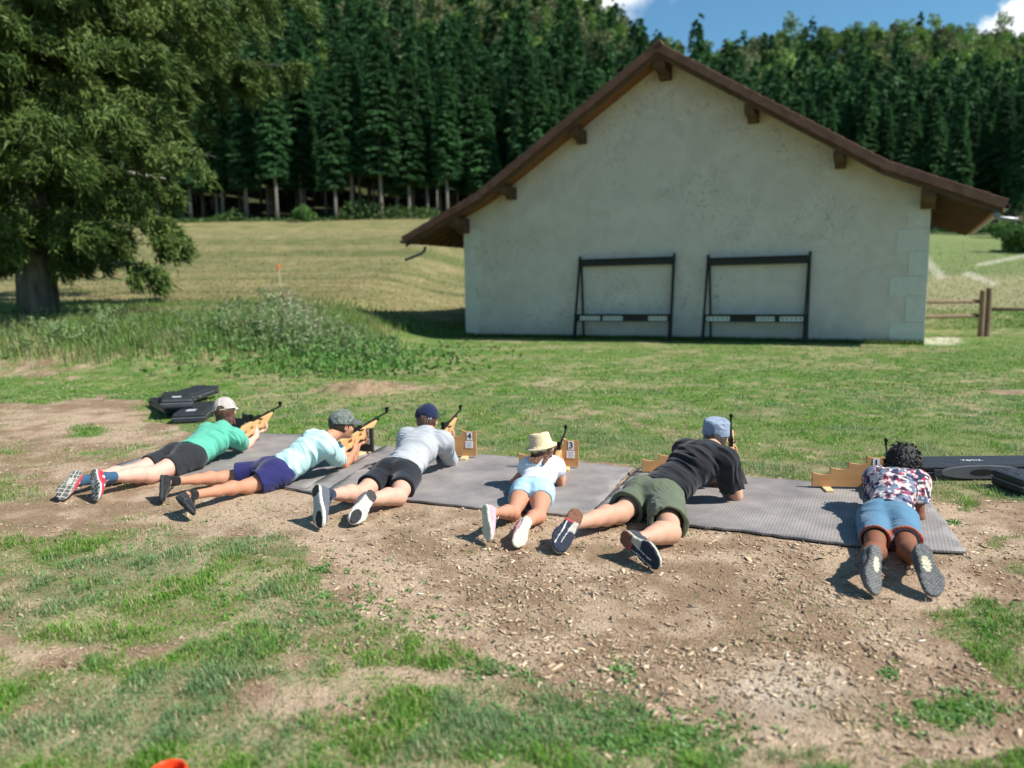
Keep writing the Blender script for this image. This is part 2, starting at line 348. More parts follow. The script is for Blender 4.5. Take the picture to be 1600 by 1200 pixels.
def build_grass():
    n = 30000 if QUICK else 1400000
    Y = np.exp(RNG.random(n)*np.log(24.5/1.9))*1.9; 
    X = (RNG.random(n)*2-1)*(Y*.78+1.5)
    keep_far = RNG.random(n) < np.clip(1.25-Y/30, .35, 1)
    g = gmask(X, Y)
    clump = fbm(X*7, Y*7, 333, 3)
    bx = (X-BL[0])*BU[0]+(Y-BL[1])*BU[1]; bv = (X-BL[0])*BV[0]+(Y-BL[1])*BV[1]
    inb = (bv > -0.02) & (bx > -.02) & (bx < BW+.02)
    k = (RNG.random(n) < (g**1.3)*1.0*(.30+.70*sst(clump, .36, .56))+.03*(fbm(X*3, Y*3, 44) > .5)+.16*(1-g)*sst(-X, .8, 2.2)*sst(fbm(X*2.2, Y*2.2, 45), .42, .6)) & keep_far & ~on_mat(X, Y) & ~inb
    X = X[k]; Y = Y[k]; g = g[k]; cl = clump[k]; n = len(X)
    far = sst(Y, 5.5, 13)
    lush = sst(cl, .45, .65)
    L = (.014+.034*RNG.random(n)*(.4+lush)*(.4+.6*g))*(1-.2*far); W = (.0026+.0020*RNG.random(n))*(1+2.6*far)
    P = np.stack([X, Y, np.zeros(n)], -1); px, py, _ = proj(P)
    cl = cl; r = RNG.random((n, 1)); f1 = fbm(X*.55, Y*.8, 50)*.6+fbm(X*6, Y*6, 92)*.4
    green = A_(.080, .205, .020)*(1-r)+A_(.19, .37, .050)*r
    cool = A_(.11, .20, .075)*(1-r)+A_(.22, .34, .14)*r
    green = mixc(green, cool, sst(fbm(X*2, Y*2, 70), .45, .6)*(1-far*.5))
    green = green*(1-.05*far)[:, None]
    dry = A_(.36, .30, .15)*(1-r)+A_(.58, .50, .30)*r
    isd = RNG.random(n) < (.10+.35*(1-g)+.5*sst(f1, .50, .64)*(.5+.1*far))
    C = np.where(isd[:, None], dry, green)
    parts = [blades(n, X, Y, L*1.08, W, C, lean=1.35)]
    # rougher grass along the foot of the barn wall and the bank behind the lawn
    m = 400 if QUICK else 26000
    bx = RNG.random(m)*BW; bo = -np.abs(RNG.normal(0, .10, m))-.03
    xs = BL[0]+BU[0]*bx+BV[0]*bo; ys = BL[1]+BU[1]*bx+BV[1]*bo; r = RNG.random((m, 1))
    parts.append(blades(m, xs, ys, .04+.12*RNG.random(m)**2, np.full(m, .009), A_(.06, .11, .02)*(1-r)+A_(.12, .18, .04)*r, lean=.6))
    m = 1500 if QUICK else 90000
    ys = 11.5+RNG.random(m)**.8*13; xs = -1.5-RNG.random(m)*(ys*.72-1); 
    bk = terrain(xs, ys); kk = (RNG.random(m) < sst(bk, .12, .5)); xs = xs[kk]; ys = ys[kk]; m = len(xs); r = RNG.random((m, 1)); f = sst(fbm(xs*.6, ys*.6, 8), .42, .6)
    c = mixc(A_(.11, .19, .045)*(1-r)+A_(.19, .28, .075)*r, A_(.32, .27, .13)*(1-r)+A_(.42, .36, .19)*r, f*(RNG.random(m) < .75))
    parts.append(blades(m, xs, ys, .10+.22*RNG.random(m), .012+.006*RNG.random(m), c, lean=.6))
    m = 1500 if QUICK else 150000
    ys = 23.5+RNG.random(m)**1.4*62; kp = RNG.random(m) < 1-sst(ys, 45, 84); ys = ys[kp]; m = len(ys); xs = (RNG.random(m)*2-1)*(ys*.72); bx_ = (xs-BL[0])*BU[0]+(ys-BL[1])*BU[1]; bv_ = (xs-BL[0])*BV[0]+(ys-BL[1])*BV[1]
    hid = (proj(np.stack([xs, ys, 0*xs], -1))[0] > 740) & (proj(np.stack([xs, ys, 0*xs], -1))[0] < 1435); kk = ~hid & ~((bx_ > 0) & (bx_ < BW) & (bv_ > 0) & (bv_ < BD)); xs = xs[kk]; ys = ys[kk]; m = len(xs)
    gc = gcolor(xs, ys)[0]; r = .9+.45*RNG.random((m, 1)); near = (1-sst(ys, 25, 29))[:, None]; grn = A_(.10, .19, .04)*(.8+.5*RNG.random((m, 1)))
    parts.append(blades(m, xs, ys, (.03+.05*RNG.random(m))*(1+1.6*near[:, 0]*(xs < 0)), .012+ys*.0006, (gc*r)*(1-near*(xs < 0)[:, None])+grn*near*(xs < 0)[:, None], lean=.7))
    V, F, C = join(parts)
    gm = mat('grass_blade', (1, 1, 1), .55, var=.1, scale=2, attr='Col', trans=.3, spec=.25)
    tag(mesh_np('grass', V, F, gm, attrs={'Col': C}), 'green and straw coloured grass blades of the patchy lawn', 'grass', kind='stuff')
    # broad leaved plants in the foreground turf
    parts = []
    pts = []
    for (cx, cy, rx, ry, k) in ((760, 1140, 190, 45, 75), (1010, 1150, 130, 40, 70), (1490, 1110, 70, 25, 40), (560, 960, 120, 60, 40), (300, 900, 150, 50, 35), (975, 1045, 14, 10, 6), (505, 885, 10, 8, 5), (1390, 1050, 8, 6, 4), (130, 672, 22, 8, 8), (1570, 980, 40, 30, 14), (1490, 820, 8, 5, 4), (760, 1050, 60, 12, 12), (120, 880, 90, 30, 16)):
        for _ in range(int(k*2.6)): pts.append(at(cx+random.gauss(0, rx*.7), cy+random.gauss(0, ry*.62))[:2])
    pts = np.array(pts); nl = 7
    xs = np.repeat(pts[:, 0], nl)+RNG.normal(0, .013, len(pts)*nl); ys = np.repeat(pts[:, 1], nl)+RNG.normal(0, .012, len(pts)*nl); m = len(xs); r = RNG.random((m, 1))
    parts.append(blades(m, xs, ys, .012+.024*RNG.random(m), .006+.007*RNG.random(m), A_(.075, .19, .035)*(1-r)+A_(.16, .32, .075)*r, lean=.9, flat=.45))
    V, F, C = join(parts)
    tag(mesh_np('ground_cover', V, F, mat('leaf_weed', (1, 1, 1), .5, var=.1, attr='Col', trans=.3), attrs={'Col': C}), 'broad dark green weed leaves scattered through the foreground turf', 'weeds', kind='stuff')
build_grass()

def build_chips():
    n = 3000 if QUICK else 95000
    Y = np.exp(RNG.random(n)*np.log(8.5/1.9))*1.9; X = (RNG.random(n)*2-1)*(Y*.75+.9)
    P = np.stack([X, Y, 0*X], -1); px, py, _ = proj(P); g = gmask(X, Y)
    dens = .42+.58*np.exp(-(((px-1000)/480)**2+((py-960)/130)**2)) ; dens *= (.3+.9*sst(fbm(X*2.2, Y*2.2, 5), .35, .6))
    k = (RNG.random(n) < dens*(1-g)*1.0) & ~on_mat(X, Y); X = X[k]; Y = Y[k]; n = len(X)
    a = RNG.random(n)*np.pi*2; L = .004+.034*RNG.random(n)**4.2+.005*RNG.random(n); L = np.where(RNG.random(n) < .02, L*1.4+.012, L); W = L*(.16+.40*RNG.random(n)); H = .0015+.003*RNG.random(n)
    tz = RNG.normal(0, .16, n)
    d = np.stack([np.cos(a)*np.cos(tz), np.sin(a)*np.cos(tz), np.sin(tz)], -1); s = np.stack([-np.sin(a), np.cos(a), RNG.normal(0, .15, n)], -1); u = np.cross(d, s)
    c = np.stack([X, Y, terrain(X, Y)+H*.8+np.abs(np.sin(tz))*L*.35], -1)
    V = []
    for sx, sy, sz in ((-1, -.7, -1), (1, -.25, -1), (.8, .5, -1), (-.8, 1, -1), (-1, -.7, 1), (1, -.25, 1), (.8, .5, 1), (-.8, 1, 1)):
        j = 1+RNG.normal(0, .22, (n, 1)); V.append(c+d*(L*.5)[:, None]*sx*j+s*(W*.5)[:, None]*sy*j+u*(H*.5)[:, None]*sz)
    V = np.stack(V, 1).reshape(-1, 3); k = np.arange(n)[:, None]*8
    F = np.concatenate([k+np.array([q]) for q in ((0, 3, 2, 1), (4, 5, 6, 7), (0, 1, 5, 4), (1, 2, 6, 5), (2, 3, 7, 6), (3, 0, 4, 7))])
    r = RNG.random((n, 1)); C = A_(.30, .20, .125)*(1-r)+A_(.64, .50, .34)*r; C[RNG.random(n) < .18] *= .5; C[RNG.random(n) < .04] = (.66, .58, .44)
    C = np.repeat(C, 8, 0)
    tag(mesh_np('wood_chips', V, [F], mat('wood_chip', (1, 1, 1), .85, var=.15, scale=80, attr='Col', spec=.2), attrs={'Col': C}), 'pale wood chips and bark bits strewn over the trodden earth', 'wood chips', kind='stuff')
build_chips()

# ---------------------------------------------------------------- barn
def build_barn():
    root = empty('barn', (BL[0], BL[1], 0), math.atan2(BU[1], BU[0]))
    tag(root, 'white plastered barn with brown tiled gable roof and pale corner stones', 'barn')
    W, D = BW, BD; ew = 3.45; f = 0.75; o_l = 1.62; o_r = 1.36; apex = 7.62
    zc = lambda u: 0
    pl = bpy.data.materials.new('lime_plaster'); pl.use_nodes = True; t = pl.node_tree; b = t.nodes['Principled BSDF']; b.inputs['Roughness'].default_value = .95; b.inputs['Specular IOR Level'].default_value = .1
    co = N(t, 'ShaderNodeTexCoord'); n = N(t, 'ShaderNodeTexNoise'); n.inputs['Scale'].default_value = 1.6; n.inputs['Detail'].default_value = 8; n.inputs['Distortion'].default_value = 1.0
    vo = N(t, 'ShaderNodeTexVoronoi', feature='F1'); vo.inputs['Scale'].default_value = 4.6; vo.inputs['Randomness'].default_value = 1
    n2 = N(t, 'ShaderNodeTexNoise'); n2.inputs['Scale'].default_value = 9; n2.inputs['Detail'].default_value = 6; n2.inputs['Distortion'].default_value = 2.2
    for q in (n, n2): t.links.new(co.outputs['Object'], q.inputs['Vector'])
    ad = N(t, 'ShaderNodeMixRGB'); ad.inputs[0].default_value = .22; t.links.new(co.outputs['Object'], ad.inputs[1]); t.links.new(n2.outputs['Color'], ad.inputs[2]); t.links.new(ad.outputs[0], vo.inputs['Vector'])
    r1 = N(t, 'ShaderNodeValToRGB'); e = r1.color_ramp; e.elements[0].position = .32; e.elements[0].color = (.58, .487, .41, 1); e.elements[1].position = .68; e.elements[1].color = (.67, .57, .485, 1)
    t.links.new(n.outputs['Fac'], r1.inputs[0])
    n2.inputs['Scale'].default_value = 4.6; n2.inputs['Distortion'].default_value = 3.4; r2 = N(t, 'ShaderNodeMapRange'); r2.inputs['From Min'].default_value = .585; r2.inputs['From Max'].default_value = .61; t.links.new(n2.outputs['Fac'], r2.inputs['Value'])
    zn = N(t, 'ShaderNodeTexNoise'); zn.inputs['Scale'].default_value = .45; zn.inputs['Detail'].default_value = 3; t.links.new(co.outputs['Object'], zn.inputs['Vector'])
    zr_ = N(t, 'ShaderNodeMapRange'); zr_.inputs['From Min'].default_value = .42; zr_.inputs['From Max'].default_value = .60; zr_.inputs['To Max'].default_value = .5; t.links.new(zn.outputs['Fac'], zr_.inputs['Value'])
    m0 = N(t, 'ShaderNodeMath', operation='MULTIPLY'); t.links.new(zr_.outputs[0], m0.inputs[0]); t.links.new(r2.outputs[0], m0.inputs[1])
    sx = N(t, 'ShaderNodeSeparateXYZ'); t.links.new(co.outputs['Object'], sx.inputs[0]); sp_ = N(t, 'ShaderNodeMath', operation='MULTIPLY_ADD'); sp_.inputs[1].default_value = .9; t.links.new(n2.outputs['Fac'], sp_.inputs[0]); t.links.new(sx.outputs['Z'], sp_.inputs[2])
    s2 = N(t, 'ShaderNodeMapRange'); s2.inputs['From Min'].default_value = .95; s2.inputs['From Max'].default_value = .45; s2.inputs['To Max'].default_value = .35; t.links.new(sp_.outputs[0], s2.inputs['Value'])
    mm = N(t, 'ShaderNodeMath', operation='MAXIMUM'); t.links.new(m0.outputs[0], mm.inputs[0]); t.links.new(s2.outputs[0], mm.inputs[1])
    mx = N(t, 'ShaderNodeMix', data_type='RGBA'); mx.inputs['B'].default_value = (.27, .24, .21, 1); t.links.new(mm.outputs[0], mx.inputs['Factor']); t.links.new(r1.outputs[0], mx.inputs['A']); t.links.new(mx.outputs['Result'], b.inputs['Base Color'])
    bp = N(t, 'ShaderNodeBump'); bp.inputs['Strength'].default_value = .5; bp.inputs['Distance'].default_value = .03; t.links.new(n2.outputs['Fac'], bp.inputs['Height']); t.links.new(bp.outputs[0], b.inputs['Normal'])
    # roof profile under-side along u (front view)
    kl = 2.4
    def roofz(u):
        """roof underside height"""
        h = W/2
        s1 = (apex-0.30-ew-0.05)/h
        d = abs(u-h)
        z = apex-0.30 - s1*1.03*d
        kick = max(0, d-(h-1.0)); return z + 0.20*kick
    us = [0, 1.0, W/2, W-1.0, W]
    poly = [(0, 0), (W, 0)] + [(u, roofz(u)-.004) for u in reversed(us)]
    m = MB(); m.prism(poly, 0, .45); wall = m.build('gable_wall', pl, root)
    m = MB(); m.prism(poly, D-.45, D); m.build('gable_wall', pl, root)
    m = MB(); m.box((.225, D/2, (roofz(0)-.1)/2), (.45, D-.904, roofz(0)-.1)); m.build('side_wall', pl, root)
    m = MB(); m.box((W-.225, D/2, (roofz(W)-.1)/2), (.45, D-.904, roofz(W)-.1)); m.build('side_wall', pl, root)
    # quoins: pale stone blocks, alternately long and short
    q = mat('corner_stone', (.64, .58, .51), .9, var=.07, scale=5, bump=.4, bscale=25, spec=.1)
    for side in (0, 1):
        z = 0.02; k = 0
        while z < 3.3:
            h = (.50, .62, .46, .58, .52, .56, .4)[k % 7]; h = min(h, 3.34-z); w = (.26, .62, .3, .66, .28, .55, .34)[(k+side) % 7] if side else (.42, .50, .36, .60, .38, .52, .4)[k % 7]
            if h > .15:
                mb = MB(); x0, x1 = (-.012, w) if side == 0 else (W-w-.12, W+.012)
                mb.box(((x0+x1)/2, .12-.012, z+h/2), (x1-x0, .25, h-.008), bevel=.006)
                o = mb.build('quoin', q, root)
            z += h; k += 1
    # roof: profile points, eave to ridge
    th_b = .05; wood = mat('roof_timber', (.10, .052, .030), .8, var=.3, scale=4, stretch=(1, .3, 1), bump=.4, bscale=30)
    soff = mat('soffit_board', (.24, .088, .03), .7, var=.3, scale=6, stretch=(6, .4, 6))
    tile = mat('roof_tile_clay', (.155, .068, .048), .85, var=.4, scale=5, bump=.5, bscale=40, col2=(.25, .115, .08))
    for side, ov in ((0, o_l), (1, o_r)):
        ue = -ov if side == 0 else W+ov; uk = 1.0 if side == 0 else W-1.0; uc = W/2
        pts = [(ue, roofz(ue)), (uk, roofz(uk)), (uc, roofz(uc))]
        # board deck
        def slab(y0, y1, lift, thick):
            a = [(p[0], p[1]+lift) for p in pts]; bq = [(p[0], p[1]+lift+thick) for p in reversed(pts)]
            return MB().prism(a+bq, y0, y1)
        slab(-f, D+f, 0, th_b).build('roof_deck', soff, root)
        slab(-f-.035, -f-.003, -.13, .25).build('barge_board', wood, root)
        # rafters under the overhanging eave, butting the side wall
        ra = MB()
        y = -f+.16
        while y < D+f-.1:
            u0 = ue+(.12 if side == 0 else -.12); u1 = -.004 if side == 0 else W+.004
            ra.prism([(u0, roofz(u0)-.003), (u1, roofz(u1)-.003), (u1, roofz(u1)-.15), (u0, roofz(u0)-.10)], y-.04, y+.04); y += .52
        ra.build('rafter', wood, root)
        # tiles: rows of interlocking tiles, each row overlapping the one below, uneven
        V = []; F = []
        # arc length along profile
        P2 = [np.array(p) for p in pts]; L1 = np.linalg.norm(P2[1]-P2[0]); L2 = np.linalg.norm(P2[2]-P2[1]); LT = L1+L2
        def pa(s):
            if s < L1: d = (P2[1]-P2[0])/L1; p = P2[0]+d*s
            else: d = (P2[2]-P2[1])/L2; p = P2[1]+d*(s-L1)
            nrm = np.array([-d[1], d[0]]) if side == 0 else np.array([d[1], -d[0]])
            return p, d, nrm
        rows = int(LT/.34); nt_ = int((D+2*f)/.27)
        rs = random.Random(3+side)
        for r_ in range(rows):
            s0 = r_*LT/rows-.05; s1 = s0+LT/rows+.05
            for c_ in range(nt_):
                y0 = -f-.05+c_*(D+2*f+.1)/nt_; y1 = y0+(D+2*f+.1)/nt_-.008
                p0, d0, n0 = pa(max(s0, -.05)); p1, d1, n1 = pa(min(s1, LT)); j = rs.uniform(-.006, .008)
                lo0 = p0+n0*(.082+j); hi0 = p0+n0*(.122+j); lo1 = p1+n1*.056; hi1 = p1+n1*.092
                if s0 < 0: lo0 = lo0+d0*s0; hi0 = hi0+d0*s0
                b0 = len(V)
                ym = (y0+y1)/2
                for (pp, qq) in ((lo0, hi0), (lo1, hi1)):
                    V += [(pp[0], y0, pp[1]), (pp[0], y1, pp[1]), (qq[0], y1, qq[1]), (qq[0]+n0[0]*.016, ym+.05, qq[1]+n0[1]*.016), (qq[0], y0, qq[1])]
                F += [(b0, b0+1, b0+2, b0+3, b0+4)]
                F += [(b0+4, b0+3, b0+8, b0+9), (b0+3, b0+2, b0+7, b0+8), (b0, b0+4, b0+9, b0+5), (b0+1, b0+6, b0+7, b0+2), (b0, b0+5, b0+6, b0+1)]
        me = bpy.data.meshes.new('roof_tiles'); me.from_pydata(V, [], F); me.materials.append(tile); me.update()
        o = bpy.data.objects.new('roof_tiles', me); COL.objects.link(o); o.parent = root
        # verge tiles along the gable edge: overlapping short caps with a drop
        v = MB(); s = 0
        while s < LT-.05:
            p, d, nr = pa(s+.19); a = p-d*.20+nr*.10; b2 = p+d*.20+nr*.125 if False else p+d*.20+nr*.085
            a3 = Vector((a[0], -f-.10, a[1])); b3 = Vector((b2[0], -f-.10, b2[1]))
            v.bar(a3, b3, .11, .20, up=(nr[0], 0, nr[1]), bevel=.012)
            s += .37
        v.build('verge_tile', tile, root, smooth=False)
        # gutter and elbow of downpipe
        zm = mat('zinc_gutter', (.17, .17, .17) if side == 0 else (.25, .25, .26), .5, var=.2, metal=.7)
        g = MB(); sgn = -1 if side == 0 else 1; gx = ue+sgn*.06; gz = roofz(ue)+.0
        V = []; F = []
        nseg = 9
        for yy in (-f-.16, D+f):
            for R_ in (.075, .069):
                for k in range(nseg): a = math.pi+math.pi*k/(nseg-1); V.append((gx+R_*math.cos(a), yy, gz+.05+R_*math.sin(a)))
        for k in range(nseg-1):
            F += [(k, k+1, 2*nseg+k+1, 2*nseg+k), (nseg+k+1, nseg+k, 3*nseg+k, 3*nseg+k+1), (k, nseg+k, nseg+k+1, k+1), (2*nseg+k, 2*nseg+k+1, 3*nseg+k+1, 3*nseg+k)]
        F += [(0, 2*nseg, 3*nseg, nseg), (nseg-1, 2*nseg-1, 4*nseg-1, 3*nseg-1)]
        me = bpy.data.meshes.new('gutter'); me.from_pydata(V, [], F); me.materials.append(zm); me.update(); o = bpy.data.objects.new('gutter', me); COL.objects.link(o); o.parent = root
        gp = MB()
        if side == 0: gp.tube([(gx+.42, -f+.5, gz-.12), (gx+.42, -f+.45, gz-.24), (gx+.34, -f+.38, gz-.33), (gx+.02, -f+.15, gz-.48), (gx-.08, -f+.1, gz-.52)], .045, 10)
        else: gp.tube([(gx-.18, -f+.0, gz-.03), (gx-.19, -f+.0, gz-.14), (gx-.10, -f-.02, gz-.21), (gx+.22, -f-.05, gz-.26)], .05, 10)
        gp.build('downpipe', zm, root, smooth=True)
    # ridge caps
    rc = MB(); y = -f-.12
    while y < D+f:
        rc.tube([(W/2, y, apex-.30+.10), (W/2, y+.42, apex-.30+.085)], [.15, .13], 10); y += .38
    rc.build('ridge_tile', tile, root)
    # purlin ends with a curved notch
    for u, w_, h_ in ((W/2, .30, .44), (W*.5-2.35, .24, .36), (W*.5+2.25, .24, .36), (W*.5-4.55, .24, .34), (W*.5+4.3, .24, .34), (.06, .30, .42), (W-.06, .30, .42)):
        zt = roofz(u)-.004 if u != W/2 else roofz(u)-.10
        if u < W/2-.1: zt = roofz(u-.12)-.01
        if u > W/2+.1: zt = roofz(u+.12)-.01
        pz = [(-f+.02, zt), (-.006, zt), (-.006, zt-h_), (-.22, zt-h_), (-.30, zt-h_*.72), (-f+.10, zt-h_*.66), (-f+.02, zt-h_*.45)]
        mb = MB(); a = [mb.bm.verts.new((u-w_/2, p[0], p[1])) for p in pz]; b_ = [mb.bm.verts.new((u+w_/2, p[0], p[1])) for p in pz]
        mb.bm.faces.new(a); mb.bm.faces.new(b_[::-1])
        for i in range(len(pz)): mb.bm.faces.new((a[i], b_[i], b_[(i+1) % len(pz)], a[(i+1) % len(pz)]))
        mb.build('purlin_end', wood, root, bevel=.01)
    return root, roofz
barn, roofz = build_barn()
def barn_pt(u, v, z): return (BL[0]+BU[0]*u+BV[0]*v, BL[1]+BU[1]*u+BV[1]*v, z)

# ---------------------------------------------------------------- target racks leaning on the barn wall
def build_rack(pxl, pxr, label, slots, top_l, top_r):
    """u positions from pixels on the wall plane"""
    def u_of(px, py=530):
        lo, hi = 0., BW
        for _ in range(40):
            mid = (lo+hi)/2
            if proj(barn_pt(mid, -.35, .3))[0] < px: lo = mid
            else: hi = mid
        return (lo+hi)/2
    ul, ur = u_of(pxl), u_of(pxr); Wd = ur-ul; H = top_l
    p = barn_pt(ul, 0, 0); root = empty('target_rack', (p[0], p[1], 0), math.atan2(BU[1], BU[0])); tag(root, label, 'target rack', 'black target racks leaning on the barn wall')
    bk = mat('black_stained_wood', (.018, .017, .018), .6, var=.3, scale=8, stretch=(1, 1, .2))
    for x, s in ((0, -1), (Wd, 1)):
        m = MB(); m.bar((x-s*-.03, -.50, 0), (x+s*.0, -.06, H), .07, .05, up=(1, 0, 0)); m.build('leg', bk, root)
        m = MB(); m.bar((x-s*.10, -.06, 0.0), (x-s*.03, -.05, H*.93), .05, .045, up=(1, 0, 0)); m.build('leg', bk, root)
        m = MB(); m.bar((x, -.53, .02), (x, -.40, .62), .20, .03, up=(1, 0, 0)); m.build('foot_board', bk, root)
    m = MB(); m.box((Wd/2, -.115, H-.20), (Wd-.08, .03, .17)); m.box((Wd/2, -.155, H-.10), (Wd+.02, .12, .03)); m.build('top_board', bk, root)
    m = MB(); m.box((Wd/2, -.40, .60), (Wd+.02, .035, .17)); m.box((Wd/2, -.40, .70), (Wd+.06, .20, .025)); m.build('shelf', bk, root)
    wp = mat('target_plate_white', (.62, .62, .60), .5, var=.08); hole = mat('target_hole_black', (.01, .01, .01), .6)
    for a, b_ in slots:
        m = MB(); m.box(((a+b_)/2*Wd, -.422, .60), ((b_-a)*Wd, .008, .12), bevel=.002); o = m.build('target_plate', wp, root)
        for i in range(5):
            x = (a+(b_-a)*(.12+.19*i))*Wd
            h = MB(); h.tube([(x, -.4262, .60), (x, -.429, .60)], .022, 12); h.build('target_hole', hole, o)
build_rack(901, 1048, 'left black target rack, three white five-hole plates on its shelf', ((.05, .27), (.30, .51), (.78, .97)), 2.32, 2.3)
build_rack(1101, 1260, 'right black target rack, nearer the right barn corner, wide gap after its first plate', ((.02, .26), (.52, .70), (.75, .97)), 2.25, 2.25)
# ---------------------------------------------------------------- trees
def leaf_tris(P, D, S, L, W, C):
    """a pointed leaf / twig face per sample: base P, direction D, side S"""
    n = len(P); a = P - S*(W*.5)[:, None]; b = P + S*(W*.5)[:, None]; m = P + D*(L*.55)[:, None]; t = P+D*L[:, None]
    V = np.stack([a, b, m+S*(W*.35)[:, None], t, m-S*(W*.35)[:, None]], 1).reshape(-1, 3)
    k = np.arange(n)[:, None]*5
    return V, k+np.array([[0, 1, 2, 4]]), k+np.array([[4, 2, 3]]), np.repeat(C, 5, 0)
def needle_tris(P, D, S, L, W, C):
    n = len(P); V = np.stack([P-S*(W*.5)[:, None], P+S*(W*.5)[:, None], P+D*L[:, None]], 1).reshape(-1, 3)
    return V, np.zeros((0, 4), int), np.arange(3*n).reshape(-1, 3), np.repeat(C, 3, 0)
def nrmz(v): return v/np.maximum(np.linalg.norm(v, axis=-1, keepdims=True), 1e-6)
def conifer_mesh(name, H, R, base, nb, per, col1, col2, seed, ls=(.46, .15), m=None, droop=.35, sparse=0.0):
    rg = np.random.default_rng(seed)
    zb = base+(H-base)*rg.random(nb)**1.15; az = rg.random(nb)*2*np.pi
    fr = (zb-base)/(H-base)
    prof = np.minimum(1, .55+1.6*fr)*(1-fr)**.85*(.8+.4*rg.random(nb))
    BLn = R*prof+.25
    bi = np.repeat(np.arange(nb), per); n = len(bi)
    t = rg.random(n)**.65; 
    a = az[bi]; rad = np.stack([np.cos(a), np.sin(a), 0*a], -1); tang = np.stack([-np.sin(a), np.cos(a), 0*a], -1)
    Lb = BLn[bi]
    zc = zb[bi] + Lb*(.18*t - droop*t**2*1.1)
    side = (rg.random(n)-.5)*2*(.30*Lb*(1-t*.55))
    P = rad*(Lb*t)[:, None] + tang*side[:, None]; P[:, 2] = zc - np.abs(side)*.25 - .12*rg.random(n)
    D = nrmz(rad*(.55+.5*rg.random(n))[:, None] + tang*(np.sign(side)*.7*rg.random(n))[:, None] + np.array([0, 0, -1.])*(.15+.75*rg.random(n))[:, None])
    S = nrmz(np.cross(D, rad*.4+tang*.2+np.array([0, 0, 1.])+rg.normal(0, .5, (n, 3))))
    L = ls[0]*(.6+.8*rg.random(n)); W = ls[1]*(.6+.8*rg.random(n))
    bc = rg.random(nb)[bi]; r = np.clip(bc*.6+rg.random(n)*.5, 0, 1)
    C = mixc(np.array(col1), np.array(col2), r)
    V, Q, T, C = needle_tris(P, D, S, L, W, C)
    me = mesh_np(name, V, [Q, T], m, attrs={'Col': C}).data
    return me
def trunk_mesh(name, H, r0, m, limbs=0, seed=0, R=3, base=3, lean=.02):
    mb = MB(); rs = random.Random(seed); x = y = 0; pts = []; rad = []
    for k in range(9):
        f = k/8; pts.append((x, y, H*f - (.4 if k == 0 else 0))); rad.append(r0*(1.25 if k == 0 else 1)*(1-f)**.9+.02); x += rs.uniform(-lean, lean)*H/8; y += rs.uniform(-lean, lean)*H/8
    mb.tube(pts, rad, 9)
    for i in range(limbs):
        z = base*.55+(H*.8-base*.5)*rs.random(); a = rs.random()*6.283; L = R*(1-z/H)*rs.uniform(.5, .9); f = z/H
        mb.tube([(0, 0, z), (math.cos(a)*L*.5, math.sin(a)*L*.5, z+L*.06), (math.cos(a)*L, math.sin(a)*L, z-L*.12)], [.05*r0/.2, .035*r0/.2, .01], 5, cap=False)
    o = mb.build(name, m, smooth=True); return o.data
def drop(meobj_name_data):
    for o in [o for o in COL.objects if o.type == 'MESH' and o.data == meobj_name_data]: bpy.data.objects.remove(o)
def decid_mesh(name, R, H, nclump, per, c1, c2, seed, m, leaf=.34):
    rg = np.random.default_rng(seed); u = nrmz(rg.normal(0, 1, (nclump, 3))); rr = rg.random(nclump)**.4
    cc = u*rr[:, None]*np.array([R, R, H*.36]); cc[:, 2] += H*.60; cr = R*(.22+.2*rg.random(nclump))
    bi = np.repeat(np.arange(nclump), per); n = len(bi); v = nrmz(rg.normal(0, 1, (n, 3)))
    P = cc[bi]+v*(cr[bi]*(.6+.5*rg.random(n)))[:, None]; D = nrmz(v+rg.normal(0, .7, (n, 3))); S = nrmz(np.cross(D, rg.normal(0, 1, (n, 3))))
    L = leaf*(.6+.8*rg.random(n)); C = mixc(np.array(c1), np.array(c2), np.clip(rg.random(nclump)[bi]*.7+rg.random(n)*.4, 0, 1))
    V, Q, T, C = needle_tris(P, D, S, L, L*.9, C)
    return mesh_np(name, V, [Q, T], m, attrs={'Col': C}).data
needle = mat('needle_foliage', (1, 1, 1), .6, var=.12, scale=.6, attr='Col', trans=.22, spec=.2)
leafm = mat('leaf_foliage', (1, 1, 1), .55, var=.12, scale=.6, attr='Col', trans=.3, spec=.2)
bark = mat('spruce_bark', (.17, .145, .12), .95, var=.35, scale=5, stretch=(3, 3, .5), bump=1, bscale=12)
barkd = mat('dark_bark', (.045, .038, .03), .95, var=.5, scale=2.2, stretch=(3, 3, .8), bump=1.5, bscale=8, col2=(.17, .16, .14))
